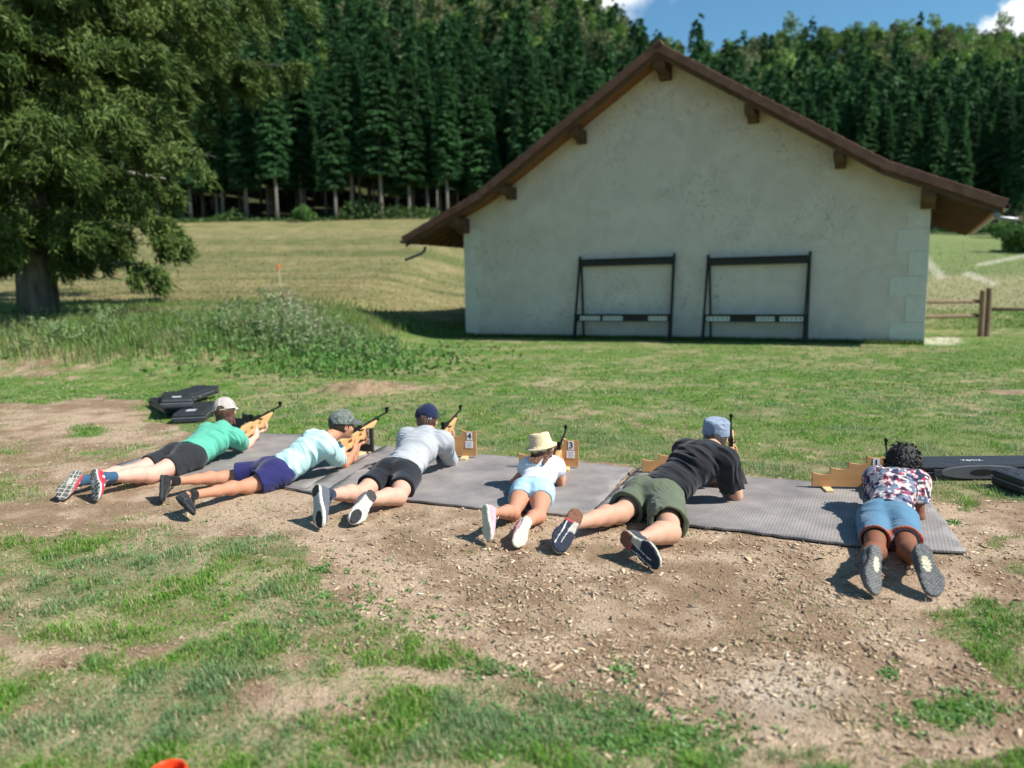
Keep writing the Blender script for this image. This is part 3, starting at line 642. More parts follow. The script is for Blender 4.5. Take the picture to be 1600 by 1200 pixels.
def build_forest():
    q = .3 if QUICK else 1
    g1, g2 = (.024, .078, .028), (.062, .148, .048)
    V = []
    for i in range(5):
        H = (18, 20, 16.5, 18.5, 15)[i]; R = (2.1, 2.3, 2.0, 1.8, 2.2)[i]; b = (4.2, 5.0, 3.8, 5.2, 3.0)[i]
        c1 = tuple(x*(.9+.1*i) for x in g1); c2 = tuple(x*(.85+.12*i) for x in g2)
        cm = conifer_mesh('crown', H, R, b, int(300*q), 90, c1, c2, 100+i, m=needle); tm = trunk_mesh('trunk', H*.97, .19, bark, limbs=10, seed=i, R=R, base=b)
        drop(cm); drop(tm); V.append(('conifer', cm, tm, H))
    dv = []
    for i in range(3):
        c1, c2 = [((.045, .10, .022), (.11, .19, .045)), ((.06, .11, .025), (.15, .22, .055)), ((.07, .10, .035), (.14, .17, .07))][i]
        cm = decid_mesh('crown', 3.6, 15, int(40*q), 90, c1, c2, 200+i, leafm); tm = trunk_mesh('trunk', 11, .2, bark, seed=20+i)
        drop(cm); drop(tm); dv.append(('leafy', cm, tm, 15))
    rs = random.Random(5); pos = []
    # front row: pale trunks one can tell apart, read off the photograph
    for px, Y, k in ((388, 93, 0), (434, 91, 3), (478, 97, 2), (526, 90.5, 0), (552, 92, 3), (597, 91, 1), (622, 95, 4), (641, 92.5, 0), (668, 96, 2), (700, 93, 3), (735, 99, 1), (350, 95, 1), (300, 94, 0), (250, 97, 3), (200, 93, 2), (140, 95, 1), (80, 94, 0), (20, 96, 3), (-40, 94, 1)):
        p = atY(px, 355, Y); pos.append((p[0], Y, k, 'c'))
    for px, Y, k in ((1462, 96, 0), (1490, 92, 3), (1512, 98, 1), (1535, 95, 2), (1560, 93, 0), (1585, 88, 2), (1640, 90, 1), (1420, 97, 3), (1600, 84, 1)):
        p = atY(px, 370, Y); pos.append((p[0], Y, k, 'c'))
    cells = []
    y = 97.0
    while y < 345:
        sp = 4.1+ (y-97)*.020
        hw = y*.72+12; x = -hw
        while x < hw:
            cells.append((x+rs.uniform(-.42, .42)*sp, y+rs.uniform(-.42, .42)*sp)); x += sp
        y += sp*.92
    for x, y in cells:
        fd = fbm(np.array(x*.02), np.array(y*.03), 5); up = min(1, max(0, (y-150)/90))
        leafy = rs.random() < (max(0, (float(fd)-.42))*3.0*up+.40*min(1, max(0, (y-190)/90)))
        pos.append((x, y, rs.randrange(5) if not leafy else rs.randrange(3), 'l' if leafy else 'c'))
    # hidden by nearer trees or by the barn roof: keep those whose top clears the slope ahead
    vis = []
    for x, y, k, t in pos:
        z = float(terrain(np.array(x), np.array(y))); px, py, zz = proj((x, y, z+12))
        bx_, by_, bz_ = proj((x, y, z)); tx_, ty_, _ = proj((x, y, z+20))
        if px < -60 or px > 1660: continue
        if 760 < px < 1400 and ty_ > (65+abs(px-1040)*(.80 if px < 1040 else .50)+25): continue
        vis.append((x, y, z, k, t, px))
    vis.sort(key=lambda a: a[1]); print('forest trees', len(vis))
    NI = 280; names = {'c': 'spruce_tree', 'l': 'broadleaf_tree'}
    for i, (x, y, z, k, t, px) in enumerate(vis[:NI]):
        kind, cm, tm, H = (V if t == 'c' else dv)[k]
        r = empty(names[t], (x, y, z-.1), rs.random()*6.28); s = (rs.uniform(.80, 1.08) if i > 28 else rs.uniform(.92, 1.08))*(1-.16*min(1, max(0, (x-5)/20))); r.scale = (s*rs.uniform(.95, 1.1), s*rs.uniform(.95, 1.1), s)
        zone = 'behind the big spruces' if px < 380 else 'left of the barn roof' if px < 640 else 'above the left roof slope' if px < 1040 else 'above the right roof slope' if px < 1440 else 'right of the barn'
        hgt = 'slim' if k in (3,) else 'short' if s < .86 else 'tall' if s > 1.0 else 'middling'
        dep = 'front' if y < 100 else 'second' if y < 110 else 'deeper'
        if i < 28 and y < 100:
            rank = sum(1 for w in vis[:28] if w[1] < 100 and abs(w[5]-px) > 0 and ((w[5] < px) if px > 1040 else (w[5] > px)) and ((w[5] > 1040) == (px > 1040)))
            o_ = ('first', 'second', 'third', 'fourth', 'fifth', 'sixth', 'seventh', 'eighth', 'ninth', 'tenth', 'eleventh', 'twelfth', 'thirteenth', 'fourteenth', 'fifteenth', 'sixteenth', 'seventeenth', 'eighteenth', 'nineteenth', 'twentieth')
            lab = f"{o_[min(rank, 19)]} forest edge spruce counted leftward from the barn roof" if px <= 1040 else f"{o_[min(rank, 19)]} forest edge spruce counted rightward from the barn's right eave"
        else: lab = f'{hgt} dark green spruce in the {dep} forest rows {zone}' if t == 'c' else f'lighter green leafy tree among the {dep} forest spruces {zone}'
        grp = ('spruces of the forest front row' if (i < 28 and y < 100) else 'spruces within the forest') if t == 'c' else 'leafy trees within the forest'
        tag(r, lab, 'tree', grp)
        for nm, md in (('crown', cm), ('trunk', tm)):
            o = bpy.data.objects.new(nm, md); COL.objects.link(o); o.parent = r
    # the far-off wood beyond: one mass of small conifers and leafy trees
    far = vis[NI:]; protoC = []
    for i in range(4):
        c1 = tuple(x*(.9+.15*i) for x in g1); c2 = tuple(x*(.9+.15*i) for x in g2)
        cm = conifer_mesh('tmp', 15.5, 2.15, 1.5, 90, 24, c1, c2, 300+i, ls=(.95, .36), m=needle)
        protoC.append(cm)
    protoL = [decid_mesh('tmp', 4.0, 13, 18, 62, a, b, 320+i, leafm, leaf=.62) for i, (a, b) in enumerate((((.08, .16, .03), (.17, .28, .06)), ((.10, .17, .04), (.22, .31, .08)), ((.10, .13, .055), (.19, .21, .10))))]
    def arr(me):
        v = np.empty(len(me.vertices)*3, np.float32); me.vertices.foreach_get('co', v); c = np.empty(len(me.vertices)*4, np.float32); me.color_attributes['Col'].data.foreach_get('color', c)
        v = v.reshape(-1, 3); n5 = len(v)//3
        return v, c.reshape(-1, 4)[:, :3], n5
    AC = [arr(m_) for m_ in protoC]; AL = [arr(m_) for m_ in protoL]
    for m_ in protoC+protoL: drop(m_)
    Vs = []; Cs = []; Nn = 0
    for x, y, z, k, t, px in far:
        v, c, n5 = (AC[k % 4] if t == 'c' else AL[k % 3]); a = rs.random()*6.28; s = rs.uniform(.75, 1.2); ca, sa = math.cos(a)*s, math.sin(a)*s
        tall = s*(rs.uniform(.9, 1.15) if rs.random() > .05 else 1.4)
        w = np.stack([v[:, 0]*ca-v[:, 1]*sa+x, v[:, 0]*sa+v[:, 1]*ca+y, v[:, 2]*tall+z-.3], -1); Vs.append(w); Cs.append(c*(rs.uniform(.75, 1.2) if t == 'c' else rs.uniform(.8, 1.25))); Nn += n5
    if Vs:
                tag(mesh_np('far_forest', np.concatenate(Vs), [np.arange(Nn*3).reshape(-1, 3)], needle, attrs={'Col': np.concatenate(Cs)}), 'mixed dark spruce and light green leafy wood covering the upper hillside', 'forest', kind='stuff')
    # undergrowth at the forest edge
    n = 400 if QUICK else 14000
    x = (RNG.random(n)*2-1)*72; y = 90+RNG.random(n)*3.5-1.0*vnoise(x*.3, x*0, 4); z = terrain(x, y); h = .15+2.0*sst(vnoise(x*.22, y*.1, 9), .62, .9)
    P = np.stack([x, y, z+h*RNG.random(n)], -1); D = nrmz(RNG.normal(0, 1, (n, 3))+[0, 0, .6]); S = nrmz(np.cross(D, RNG.normal(0, 1, (n, 3)))); r = RNG.random(n)
    v, qd, tr, c = leaf_tris(P, D, S, .22+.3*r, .10+.12*r, mixc(A_(.035, .08, .02), A_(.10, .17, .05), RNG.random(n)))
    tag(mesh_np('undergrowth', v, [qd, tr], leafm, attrs={'Col': c}), 'low green scrub along the edge of the forest', 'undergrowth', kind='stuff')
build_forest()

def big_spruce(name, X, Y, H, R, base, nb, label, seed, r0, dead=(), col=((.05, .085, .018), (.15, .19, .05)), leafn=900, lsz=(.17, .05), low=0, dr=.42):
    rg = np.random.default_rng(seed); z0 = float(terrain(np.array(X), np.array(Y)))
    root = empty(name, (X, Y, z0)); tag(root, label, 'tree')
    tk = trunk_mesh('trunk', H, r0, barkd, seed=seed, lean=.006); drop(tk)
    o = bpy.data.objects.new('trunk', tk); COL.objects.link(o); o.parent = root
    if QUICK: leafn = leafn//6
    zb = base+(H*.97-base)*np.linspace(0, 1, nb)**1.1 + rg.normal(0, .15, nb); az = np.arange(nb)*2.39996+rg.normal(0, .3, nb)
    fr = np.clip((zb-base)/(H-base), 0, 1); BLn = R*np.minimum(1, .82+.9*fr)*(1-fr)**.75*(.72+.5*rg.random(nb))+.3; BLn = BLn*(.68+.32*sst(zb, base+.3, base+2.2))
    for i in range(nb):
        a = az[i]; L = BLn[i]; dx, dy = math.cos(a), math.sin(a)
        pts = [(dx*L*t, dy*L*t, zb[i]+L*(.12*t-dr*t**2.0+.12*t**4)) for t in (0, .25, .5, .75, 1)]
        if i % 3 == 0: lim = MB(); lim.tube(pts, [.07*r0/.45*1.2, .055, .04, .025, .008], 5, cap=False); lim.build('limb', barkd, root, smooth=True)
    bi = np.repeat(np.arange(nb), leafn); n = len(bi)
    # sub-branches: each limb has a set of side sprays; leaves gather in sprays (clumps)
    nsp = 16; sp = rg.integers(0, nsp, n); key = bi*nsp+sp
    tt = rg.random(nb*nsp)**.75; sd = (rg.random(nb*nsp)-.5)*2; ho = rg.random(nb*nsp)
    t = np.clip(tt[key], .08, 1); L = BLn[bi]
    a = az[bi]; rad = np.stack([np.cos(a), np.sin(a), 0*a], -1); tan = np.stack([-np.sin(a), np.cos(a), 0*a], -1)
    slen = (.30*L*(1.1-t*.7)+.25); u = rg.random(n)
    P = rad*(L*t+slen*.5*u*.5)[:, None] + tan*(sd[key]*slen*u)[:, None]
    P[:, 2] = zb[bi]+L*(.12*t-dr*t**2+.12*t**4) - (.25+.55*ho[key])*u**1.3*slen*.9 - .02
    P += rg.normal(0, 1, (n, 3))*np.array([.07, .07, .10])
    D = nrmz(rad*.5+tan*(sd[key]*.8)[:, None]+np.array([0, 0, -1.])*(.2+.7*rg.random(n))[:, None]+rg.normal(0, .45, (n, 3))); S = nrmz(np.cross(D, rg.normal(0, 1, (n, 3))))
    r = np.clip(rg.random(nb*nsp)[key]*.7+rg.random(n)*.35, 0, 1); C = mixc(np.array(col[0]), np.array(col[1]), r)
    v, qd, tr, c = needle_tris(P, D, S, lsz[0]*(.6+.8*rg.random(n)), lsz[1]*(.6+.8*rg.random(n)), C)
    mesh_np('crown', v, [tr], needle, parent=root, attrs={'Col': c})
    if dead:
        pale = mat('dead_branch', (.33, .31, .27), .9, var=.2)
        m = MB()
        for pts, rr in dead: m.tube([Vector(p)-Vector((X, Y, z0)) for p in pts], rr, 6)
        m.build('dead_branch', pale, root)
    return root
pX = atY(65, 500, 18)[0]
def W_(px, py, Y): return tuple(atY(px, py, Y))
big_spruce('spruce_tree', pX, 18, 22, 4.4, 1.75, 138, 'huge olive green spruce with dark thick trunk at the left edge of the meadow', 41, .34, leafn=3600, lsz=(.19, .048), dr=.42, col=((.046, .085, .019), (.13, .185, .046)))
big_spruce('spruce_tree', atY(52, 480, 22.5)[0], 22.5, 24, 8.3, 5.6, 145, 'second olive green spruce with long sweeping branches, standing behind the thick left trunk', 43, .34, leafn=4200, lsz=(.21, .052), dr=.26, col=((.048, .088, .02), (.135, .19, .048)),
    dead=(((W_(186, 212, 19.6), W_(192, 240, 19.5), W_(190, 268, 19.4), W_(215, 272, 19.4), W_(258, 279, 19.4)), [.03, .05, .06, .05, .02]), ((W_(190, 240, 19.5), W_(165, 235, 19.5)), .03))
          )
def spray_bush(name, px0, px1, Y, z0, z1, n, label):
    pass
# ---------------------------------------------------------------- tall weeds on the bank
def build_weeds():
    ns = 60 if QUICK else 1700
    rg = RNG; x = []; y = []; hh = []
    for k in range(ns):
        px = rg.uniform(205, 620) if rg.random() < .9 else rg.uniform(0, 260)
        Y = rg.uniform(14.5, 19.5); p = atY(px, 500, Y); w = math.exp(-((px-450)/95)**2)
        cl_ = float(fbm(np.array(p[0]*1.1), np.array(Y*1.1), 12)); w *= min(1.25, max(.25, (cl_-.30)*4))
        if px > 200 and rg.random() > .25+w: continue
        x.append(p[0]); y.append(Y); hh.append((.16+.52*w)*rg.uniform(.35, 1.25) if px > 200 else rg.uniform(.15, .45))
    x = np.array(x); y = np.array(y); hh = np.array(hh); ns = len(x); z = terrain(x, y); per = 30
    bi = np.repeat(np.arange(ns), per); n = len(bi); u = rg.random(n)
    ang = rg.random(ns)*6.28; ln = rg.random(ns)*.25
    P = np.stack([x[bi]+np.cos(ang[bi])*ln[bi]*u*hh[bi], y[bi]+np.sin(ang[bi])*ln[bi]*u*hh[bi], z[bi]+u*hh[bi]], -1)+rg.normal(0, .025, (n, 3))
    D = nrmz(rg.normal(0, 1, (n, 3))+np.array([0, 0, .5])); S = nrmz(np.cross(D, rg.normal(0, 1, (n, 3))))
    f = rg.random(ns)[bi]; top = (u > .74) & (f > .35) & (hh[bi] > .45)
    C = mixc(A_(.12, .20, .07), A_(.27, .34, .16), rg.random(n)); C[top] = mixc(A_(.30, .22, .17), A_(.52, .48, .36), rg.random(top.sum()))
    L = np.where(top, .035, .06+.07*rg.random(n)); v, q, t, c = leaf_tris(P, D, S, L, L*np.where(top, .9, .26), C)
    parts = [(v, q, t, c)]
    # upright stems
    m = ns; B = np.stack([x, y, z-.02], -1); Dd = nrmz(np.stack([np.cos(ang)*ln, np.sin(ang)*ln, np.ones(m)], -1)); S = nrmz(np.stack([-Dd[:, 1]-1e-3, Dd[:, 0]+.5, 0*x], -1))
    parts.append(leaf_tris(B, Dd, S, hh, np.full(m, .012), np.tile(A_(.14, .20, .06), (m, 1))))
    # leafy mounds at the foot and pale umbels
    m = 200 if QUICK else 9000
    m = m*4//10; px = rg.normal(500, 110, m); Y = rg.uniform(12.6, 18.5, m); X = (px-800)/1200*Y; z = terrain(X, Y)
    P = np.stack([X, Y, z+rg.random(m)*.22], -1); D = nrmz(rg.normal(0, 1, (m, 3))+np.array([0, 0, .7])); S = nrmz(np.cross(D, rg.normal(0, 1, (m, 3))))
    parts.append(leaf_tris(P, D, S, .06+.08*rg.random(m), .03+.04*rg.random(m), mixc(A_(.07, .17, .04), A_(.15, .28, .07), rg.random(m))))
    V, F, C = join(parts)
    tag(mesh_np('tall_weeds', V, F, leafm, attrs={'Col': C}), 'tall flowering weeds and nettles growing on the bank left of the barn', 'weeds', kind='stuff')
build_weeds()
def shrubs():
    m1 = decid_mesh('foliage', 1.5, 3.2, 22, 260, (.06, .14, .035), (.15, .26, .07), 401, leafm, leaf=.16); drop(m1); m2 = trunk_mesh('stem', 2.2, .05, bark, seed=9); drop(m2)
    for px, py, Y, s, lab in ((1592, 372, 62, 1.15, 'bright green leafy bush at the right edge below the dark spruces'), (1556, 374, 80, .8, 'small green bush at the meadow edge under the right eave tip'), (478, 356, 88, .8, 'pale green bush at the forest edge left of the barn roof tip')):
        p = atY(px, py, Y); z = float(terrain(np.array(p[0]), np.array(float(Y)))); r = empty('bush', (p[0], Y, z-.9*s), s*3); r.scale = (s, s, s); tag(r, lab, 'bush')
        for nm, md in (('foliage', m1), ('stem', m2)): o = bpy.data.objects.new(nm, md); COL.objects.link(o); o.parent = r
shrubs()

# ---------------------------------------------------------------- fence right of the barn
def build_fence():
    g0 = atY(1537, 524, 20.3); root = empty('wooden_fence', (g0[0], g0[1], 0)); tag(root, 'weathered wooden post and rail fence beyond the right corner of the barn', 'fence')
    w = mat('weathered_fence_wood', (.17, .12, .075), .9, var=.35, scale=5, stretch=(4, 4, .6), bump=.8, bscale=20)
    d = Vector((1, -.02, 0))
    def X(px): return (px-1537)/1200*20.3
    for px, top, yo in ((1531.5, 1.22, 0), (1543, 1.28, .04)):
        m = MB(); m.tube([(X(px), yo, -.3), (X(px)+.01, yo, .5), (X(px), yo, top)], [.083, .075, .07], 9); m.build('post', w, root, smooth=False, bevel=.01)
    for x0, x1, z0, z1, yo in ((X(1531)-4.2, X(1531), .98, .93, -.02), (X(1531)-4.2, X(1531), .56, .56, -.02), (X(1545), X(1545)+3.0, .72, .72, .03)):
        m = MB(); m.tube([(x0, yo+.06, z0), ((x0+x1)/2, yo+.09, (z0+z1)/2-.02), (x1, yo+.08, z1)], [.05, .045, .05], 8); m.build('rail', w, root, smooth=True)
    for px in (1531.5-4.1/20.3*1200, 1545+2.9/20.3*1200):
        m = MB(); m.tube([(X(px), 0, -.3), (X(px), 0, 1.2)], [.08, .07], 9); m.build('post', w, root)
build_fence()
# small marker post with an orange top out in the hay field
def marker():
    p = atY(437, 447, 34); z = float(terrain(np.array(p[0]), np.array(34.))); r = empty('marker_stake', (p[0], 34, z)); tag(r, 'thin stake with an orange top standing in the hay field', 'marker stake')
    MB().tube([(0, 0, -.2), (0, 0, .62)], .035, 8).build('stake', mat('stake_wood', (.4, .33, .22), .8), r)
    MB().tube([(0, 0, .62), (0, 0, .82), (0, 0, .86)], [.05, .05, .01], 8).build('cap', mat('orange_paint', (.75, .14, .04), .6), r)
marker()
# ================================================================ sculpting by signed distance
def v3(*a): return np.array(a, float)
def unit(v): v = np.asarray(v, float); return v/max(np.linalg.norm(v), 1e-9)
def vnoise3(p, s=0):
    i = np.floor(p).astype(np.int64); f = p-i; f = f*f*(3-2*f); r = 0
    for dx in (0, 1):
        for dy in (0, 1):
            for dz in (0, 1):
                w = (f[:, 0] if dx else 1-f[:, 0])*(f[:, 1] if dy else 1-f[:, 1])*(f[:, 2] if dz else 1-f[:, 2])
                r = r + w*_hash(i[:, 0]+dx, i[:, 1]+dy+(i[:, 2]+dz)*57, s)
    return r
class Vol:
    def __init__(s, lo, hi, h=.005):
        s.h = h; s.lo = np.array(lo, float)-2*h; s.n = np.ceil((np.array(hi)-s.lo)/h).astype(int)+3
        s.ax = [(s.lo[i]+h*np.arange(s.n[i])).astype(np.float32) for i in range(3)]
        s.D = np.full(s.n, 1.0, np.float32)
    def new(s):
        o = object.__new__(Vol); o.h = s.h; o.lo = s.lo; o.n = s.n; o.ax = s.ax; o.D = np.full(s.n, 1.0, np.float32); return o
    def sub(s, lo, hi):
        a = np.clip(np.floor((np.array(lo)-s.lo)/s.h).astype(int), 0, s.n); b = np.clip(np.ceil((np.array(hi)-s.lo)/s.h).astype(int)+1, 0, s.n)
        sl = tuple(slice(a[i], b[i]) for i in range(3))
        return sl, s.ax[0][sl[0]][:, None, None], s.ax[1][sl[1]][None, :, None], s.ax[2][sl[2]][None, None, :]
    def _put(s, sl, d, k, op):
        D = s.D[sl]
        if op == 'cut': D2 = -d; q = np.maximum(k-np.abs(D-D2), 0)/max(k, 1e-6); s.D[sl] = np.maximum(D, D2)+q*q*k*.25
        else: q = np.maximum(k-np.abs(D-d), 0)/max(k, 1e-6); s.D[sl] = np.minimum(D, d)-q*q*k*.25
    def cone(s, a, b, ra, rb=None, k=.02, flat=None, ratio=1.0, op='add'):
        rb = ra if rb is None else rb; a = np.asarray(a, float); b = np.asarray(b, float); m = max(ra, rb)*max(ratio, 1)+k+.02
        sl, x, y, z = s.sub(np.minimum(a, b)-m, np.maximum(a, b)+m)
        if min(s.D[sl].shape) == 0: return s
        d = b-a; L2 = max(d@d, 1e-9); px, py, pz = x-a[0], y-a[1], z-a[2]
        t = np.clip((px*d[0]+py*d[1]+pz*d[2])/L2, 0, 1); qx, qy, qz = px-t*d[0], py-t*d[1], pz-t*d[2]
        q2 = qx*qx+qy*qy+qz*qz
        if flat is not None:
            w = unit(flat); c = qx*w[0]+qy*w[1]+qz*w[2]; q2 = q2-c*c*(1-1/ratio**2)
        s._put(sl, np.sqrt(np.maximum(q2, 0))-(ra+(rb-ra)*t), k, op); return s
    def ell(s, c, R, r, k=.02, op='add'):
        """ellipsoid centre c, R rows = axes, radii r"""
        c = np.asarray(c, float); r = np.asarray(r, float); m = r.max()+k+.015; sl, x, y, z = s.sub(c-m, c+m)
        if min(s.D[sl].shape) == 0: return s
        px, py, pz = x-c[0], y-c[1], z-c[2]; q = 0; g = 0
        for i in range(3):
            w = (px*R[i][0]+py*R[i][1]+pz*R[i][2]); q = q+(w/r[i])**2; g = g+(w/r[i]**2)**2
        k0 = np.sqrt(q); k1 = np.sqrt(g); s._put(sl, (k0*(k0-1)/np.maximum(k1, 1e-6)).astype(np.float32), k, op); return s
    def clip(s, p, n, k=0.0):
        n = unit(n); d = (s.ax[0]-p[0])[:, None, None]*n[0]+(s.ax[1]-p[1])[None, :, None]*n[1]+(s.ax[2]-p[2])[None, None, :]*n[2]
        if k: q = np.maximum(k-np.abs(s.D-d), 0)/k; s.D = np.maximum(s.D, d)+q*q*k*.25
        else: s.D = np.maximum(s.D, d)
        return s
    def add(s, o, k=.02): q = np.maximum(k-np.abs(s.D-o.D), 0)/k; s.D = np.minimum(s.D, o.D)-q*q*k*.25; return s
    def displace(s, fn, band=.02):
        m = np.abs(s.D) < band; i = np.argwhere(m)
        if len(i): s.D[m] += fn(s.lo+i*s.h).astype(np.float32)
        return s
    def mesh(s):
        D = s.D; neg = D < 0
        n = np.array(D.shape); cn = n-1
        cnt = sum(neg[dx:dx+cn[0], dy:dy+cn[1], dz:dz+cn[2]].astype(np.int8) for dx in (0, 1) for dy in (0, 1) for dz in (0, 1))
        act = (cnt > 0) & (cnt < 8); ci = np.argwhere(act); idx = np.full(cn, -1, np.int64); idx[act] = np.arange(len(ci))
        acc = np.zeros((len(ci), 3)); num = np.zeros(len(ci))
        cs = [(a, b, c) for a in (0, 1) for b in (0, 1) for c in (0, 1)]
        val = {c: D[ci[:, 0]+c[0], ci[:, 1]+c[1], ci[:, 2]+c[2]] for c in cs}
        for c in cs:
            for ax in range(3):
                if c[ax]: continue
                e = list(c); e[ax] = 1; e = tuple(e); a, b = val[c], val[e]; x = (a < 0) != (b < 0)
                t = np.where(x, a/np.where(x, a-b, 1), 0); p = np.tile(np.array(c, float), (len(ci), 1)); p[:, ax] += t
                acc += p*x[:, None]; num += x
        V = s.lo+(ci+acc/num[:, None])*s.h; Q = []
        for ax in range(3):
            u, w = (ax+1) % 3, (ax+2) % 3
            sa = [slice(None)]*3; sb = [slice(None)]*3; sa[ax] = slice(0, n[ax]-1); sb[ax] = slice(1, n[ax])
            x = neg[tuple(sa)] != neg[tuple(sb)]; ei = np.argwhere(x); ei = ei[(ei[:, u] > 0) & (ei[:, w] > 0) & (ei[:, u] < cn[u]) & (ei[:, w] < cn[w])]
            if not len(ei): continue
            du = np.zeros(3, int); du[u] = 1; dw = np.zeros(3, int); dw[w] = 1
            q = np.stack([idx[tuple((ei-du-dw).T)], idx[tuple((ei-dw).T)], idx[tuple(ei.T)], idx[tuple((ei-du).T)]], 1)
            fl = ~neg[tuple(ei.T)]; q[fl] = q[fl][:, ::-1]; Q.append(q)
        Q = np.concatenate(Q); Q = Q[(Q >= 0).all(1)]
        return V, Q
    def build(s, name, m, parent=None, org=None, attr=None):
        V, Q = s.mesh()
        at_ = {'Col': attr(V)} if attr else None
        if org is not None: V = V-org
        return mesh_np(name, V, [Q], m, parent=parent, attrs=at_, smooth=True)

# ---------------------------------------------------------------- cloth and skin
def fabric(name, col, bump=.35, rough=.9, var=.08, sc=9, attr=None):
    return mat(name, col, rough, var=var, scale=sc, bump=bump, bscale=140, spec=.15, attr=attr, sheen=.15)
def skin(name, col):
    m = mat(name, col, .6, var=.10, scale=14, bump=.14, bscale=150, spec=.35, col2=tuple(min(1, c*k) for c, k in zip(col, (1.12, .98, .94))))
    b = m.node_tree.nodes['Principled BSDF']; b.inputs['Subsurface Weight'].default_value = .12; b.inputs['Subsurface Radius'].default_value = (.02, .008, .004); b.inputs['Subsurface Scale'].default_value = .5
    return m
def folds(spine, lat, amp=.006, f1=16., f2=5., seed=3, dors=None):
    sp = unit(spine); la = unit(lat); no_ = np.cross(sp, la)
    def fn(P):
        w = vnoise3(P*4.0+seed, seed)*1.6
        a = P@sp*f1+w*1.4; b = P@la*f2; c = P@no_*f2
        r = vnoise3(np.stack([a, b+w, c], -1)+seed, seed); r2 = vnoise3(np.stack([a*2.3, b*1.8-w, c*1.8], -1)+9+seed, seed+5)
        return -amp*(1-np.abs(2*r-1)*1.6) - amp*.45*(1-np.abs(2*r2-1)*1.6)
    return fn
def rayp(px, py): return _f+(px-800)/FPX*_r-(py-600)/FPX*_u
def onray(px, py, ref, L, far=True):
    """point on the pixel ray at distance L from ref"""
    d = unit(rayp(px, py)); w = CAMP-np.asarray(ref); b = d@w; c = w@w-L*L; q = b*b-c
    t = -b+(math.sqrt(q) if q > 0 else 0)*(1 if far else -1)
    return CAMP+d*t
# ---------------------------------------------------------------- shoes
def foot_frame(toe, heel, L, zhint, toe_h=.035):
    T = at(toe[0], toe[1], toe_h); H = onray(heel[0], heel[1], T, L, far=True)
    H2 = onray(heel[0], heel[1], T, L, far=False)
    if H[2] < .06 or H[2] > .30 : H = H2 if .03 < H2[2] < .32 else H
    if H[2] < .05: H = H+v3(0, 0, .05-H[2])
    x = unit(T-H); z = unit(np.asarray(zhint, float)-x*np.dot(zhint, x)); y = np.cross(z, x)
    return H, x, y, z, L
def make_shoe(fr, parent, org, solecol, upcol, mid, name='shoe', collar=.078, laces=None, grooves=70., right=False, rough=.7):
    """fr: heel point, axes; shoe built in its own frame: x heel to toe, z from sole towards ankle"""
    H, x, y, z, L = fr; k = L/.29; sg = -1 if right else 1
    I = np.eye(3)
    def outline(v, grow=0.0, z0=0.0, z1=.02, kk=.012):
        pts = [((.042, 0), (.10, .002*sg), .042, .037), ((.10, .002*sg), (.19, .010*sg), .037, .055), ((.19, .010*sg), (.220, .006*sg), .055, .051), ((.220, .006*sg), (.248, .000), .051, .041)]
        for a, b, ra, rb in pts:
            v.cone(v3(a[0]*k, a[1]*k, (z0+z1)/2), v3(b[0]*k, b[1]*k, (z0+z1)/2), (ra+grow)*k, (rb+grow)*k, k=.01)
    hh = .0032
    so = Vol((-.01, -.06*k-.01, -.012), (L+.012, .06*k+.01, .04), hh); outline(so, .001)
    so.clip((0, 0, .026*k), (0, 0, 1), k=.006); so.clip((0, 0, 0), (0, 0, -1), k=.010)
    def tread(P):
        r = np.zeros(len(P)); lowz = P[:, 2] < .008
        g = np.sin(P[:, 0]*grooves*2.2+np.abs(P[:, 1])*60)+.4*np.sin(P[:, 1]*190)
        r[lowz] = .0016*np.maximum(g[lowz], -.3); return r
    so.displace(tread)
    up = Vol((-.01, -.07*k, .0), (L+.012, .07*k, .15*k), hh)
    u = [((.040, 0, .040), (.10, .002*sg, .045), .036, .036), ((.10, .002*sg, .045), (.185, .008*sg, .032), .036, .040), ((.185, .008*sg, .030), (.235, .004*sg, .028), .040, .033), ((.12, .002*sg, .06), (.165, .006*sg, .045), .030, .030)]
    for a, b, ra, rb in u: up.cone(v3(*a)*k, v3(*b)*k, ra*k, rb*k, k=.02, flat=(0, 1, 0), ratio=1.12)
    up.cone(v3(.050, 0, .05)*k, v3(.056, 0, collar+.012)*k, .038*k, .038*k, k=.02)
    up.clip((0, 0, .022*k), (0, 0, -1)); up.clip(v3(.06, 0, collar+.010)*k, (.22, 0, 1), k=.006)
    up.cone(v3(.055, 0, .055)*k, v3(.058, 0, collar+.06)*k, .030*k, .032*k, k=.004, op='cut')
    Mx = Matrix(((x[0], y[0], z[0], H[0]-org[0]), (x[1], y[1], z[1], H[1]-org[1]), (x[2], y[2], z[2], H[2]-org[2]), (0, 0, 0, 1)))
    um = fabric('shoe_fabric', (1, 1, 1), attr='Col', bump=.6); sm = mat('rubber_sole', (1, 1, 1), rough, var=.12, scale=50, bump=.5, bscale=300, attr='Col')
    root = up.build(name, um, parent, attr=lambda V: upcol(V/k)); root.matrix_basis = Mx
    so.build('sole', sm, root, attr=lambda V: np.where((V[:, 2] < .010)[:, None], solecol(V/k), mid(V/k)))
    if laces is not None:
        m = MB()
        for i in range(5):
            xx = (.112+.017*i)*k; zz = (.093-.0085*i)*k+.002; m.tube([(xx, -.022*k, zz-.008), (xx+.004, -.008*k, zz+.001), (xx+.008, .010*k, zz+.001), (xx+.004, .022*k, zz-.008)], .0028, 6)
        m.tube([(.112*k, .0, .095*k), (.10*k, .03*k, .11*k), (.12*k, .05*k, .07*k), (.13*k, .055*k, .03*k)], .002, 5); m.tube([(.112*k, .0, .095*k), (.10*k, -.03*k, .105*k), (.13*k, -.05*k, .075*k)], .002, 5)
        m.build('shoelace', laces, root)
    return root, Mx
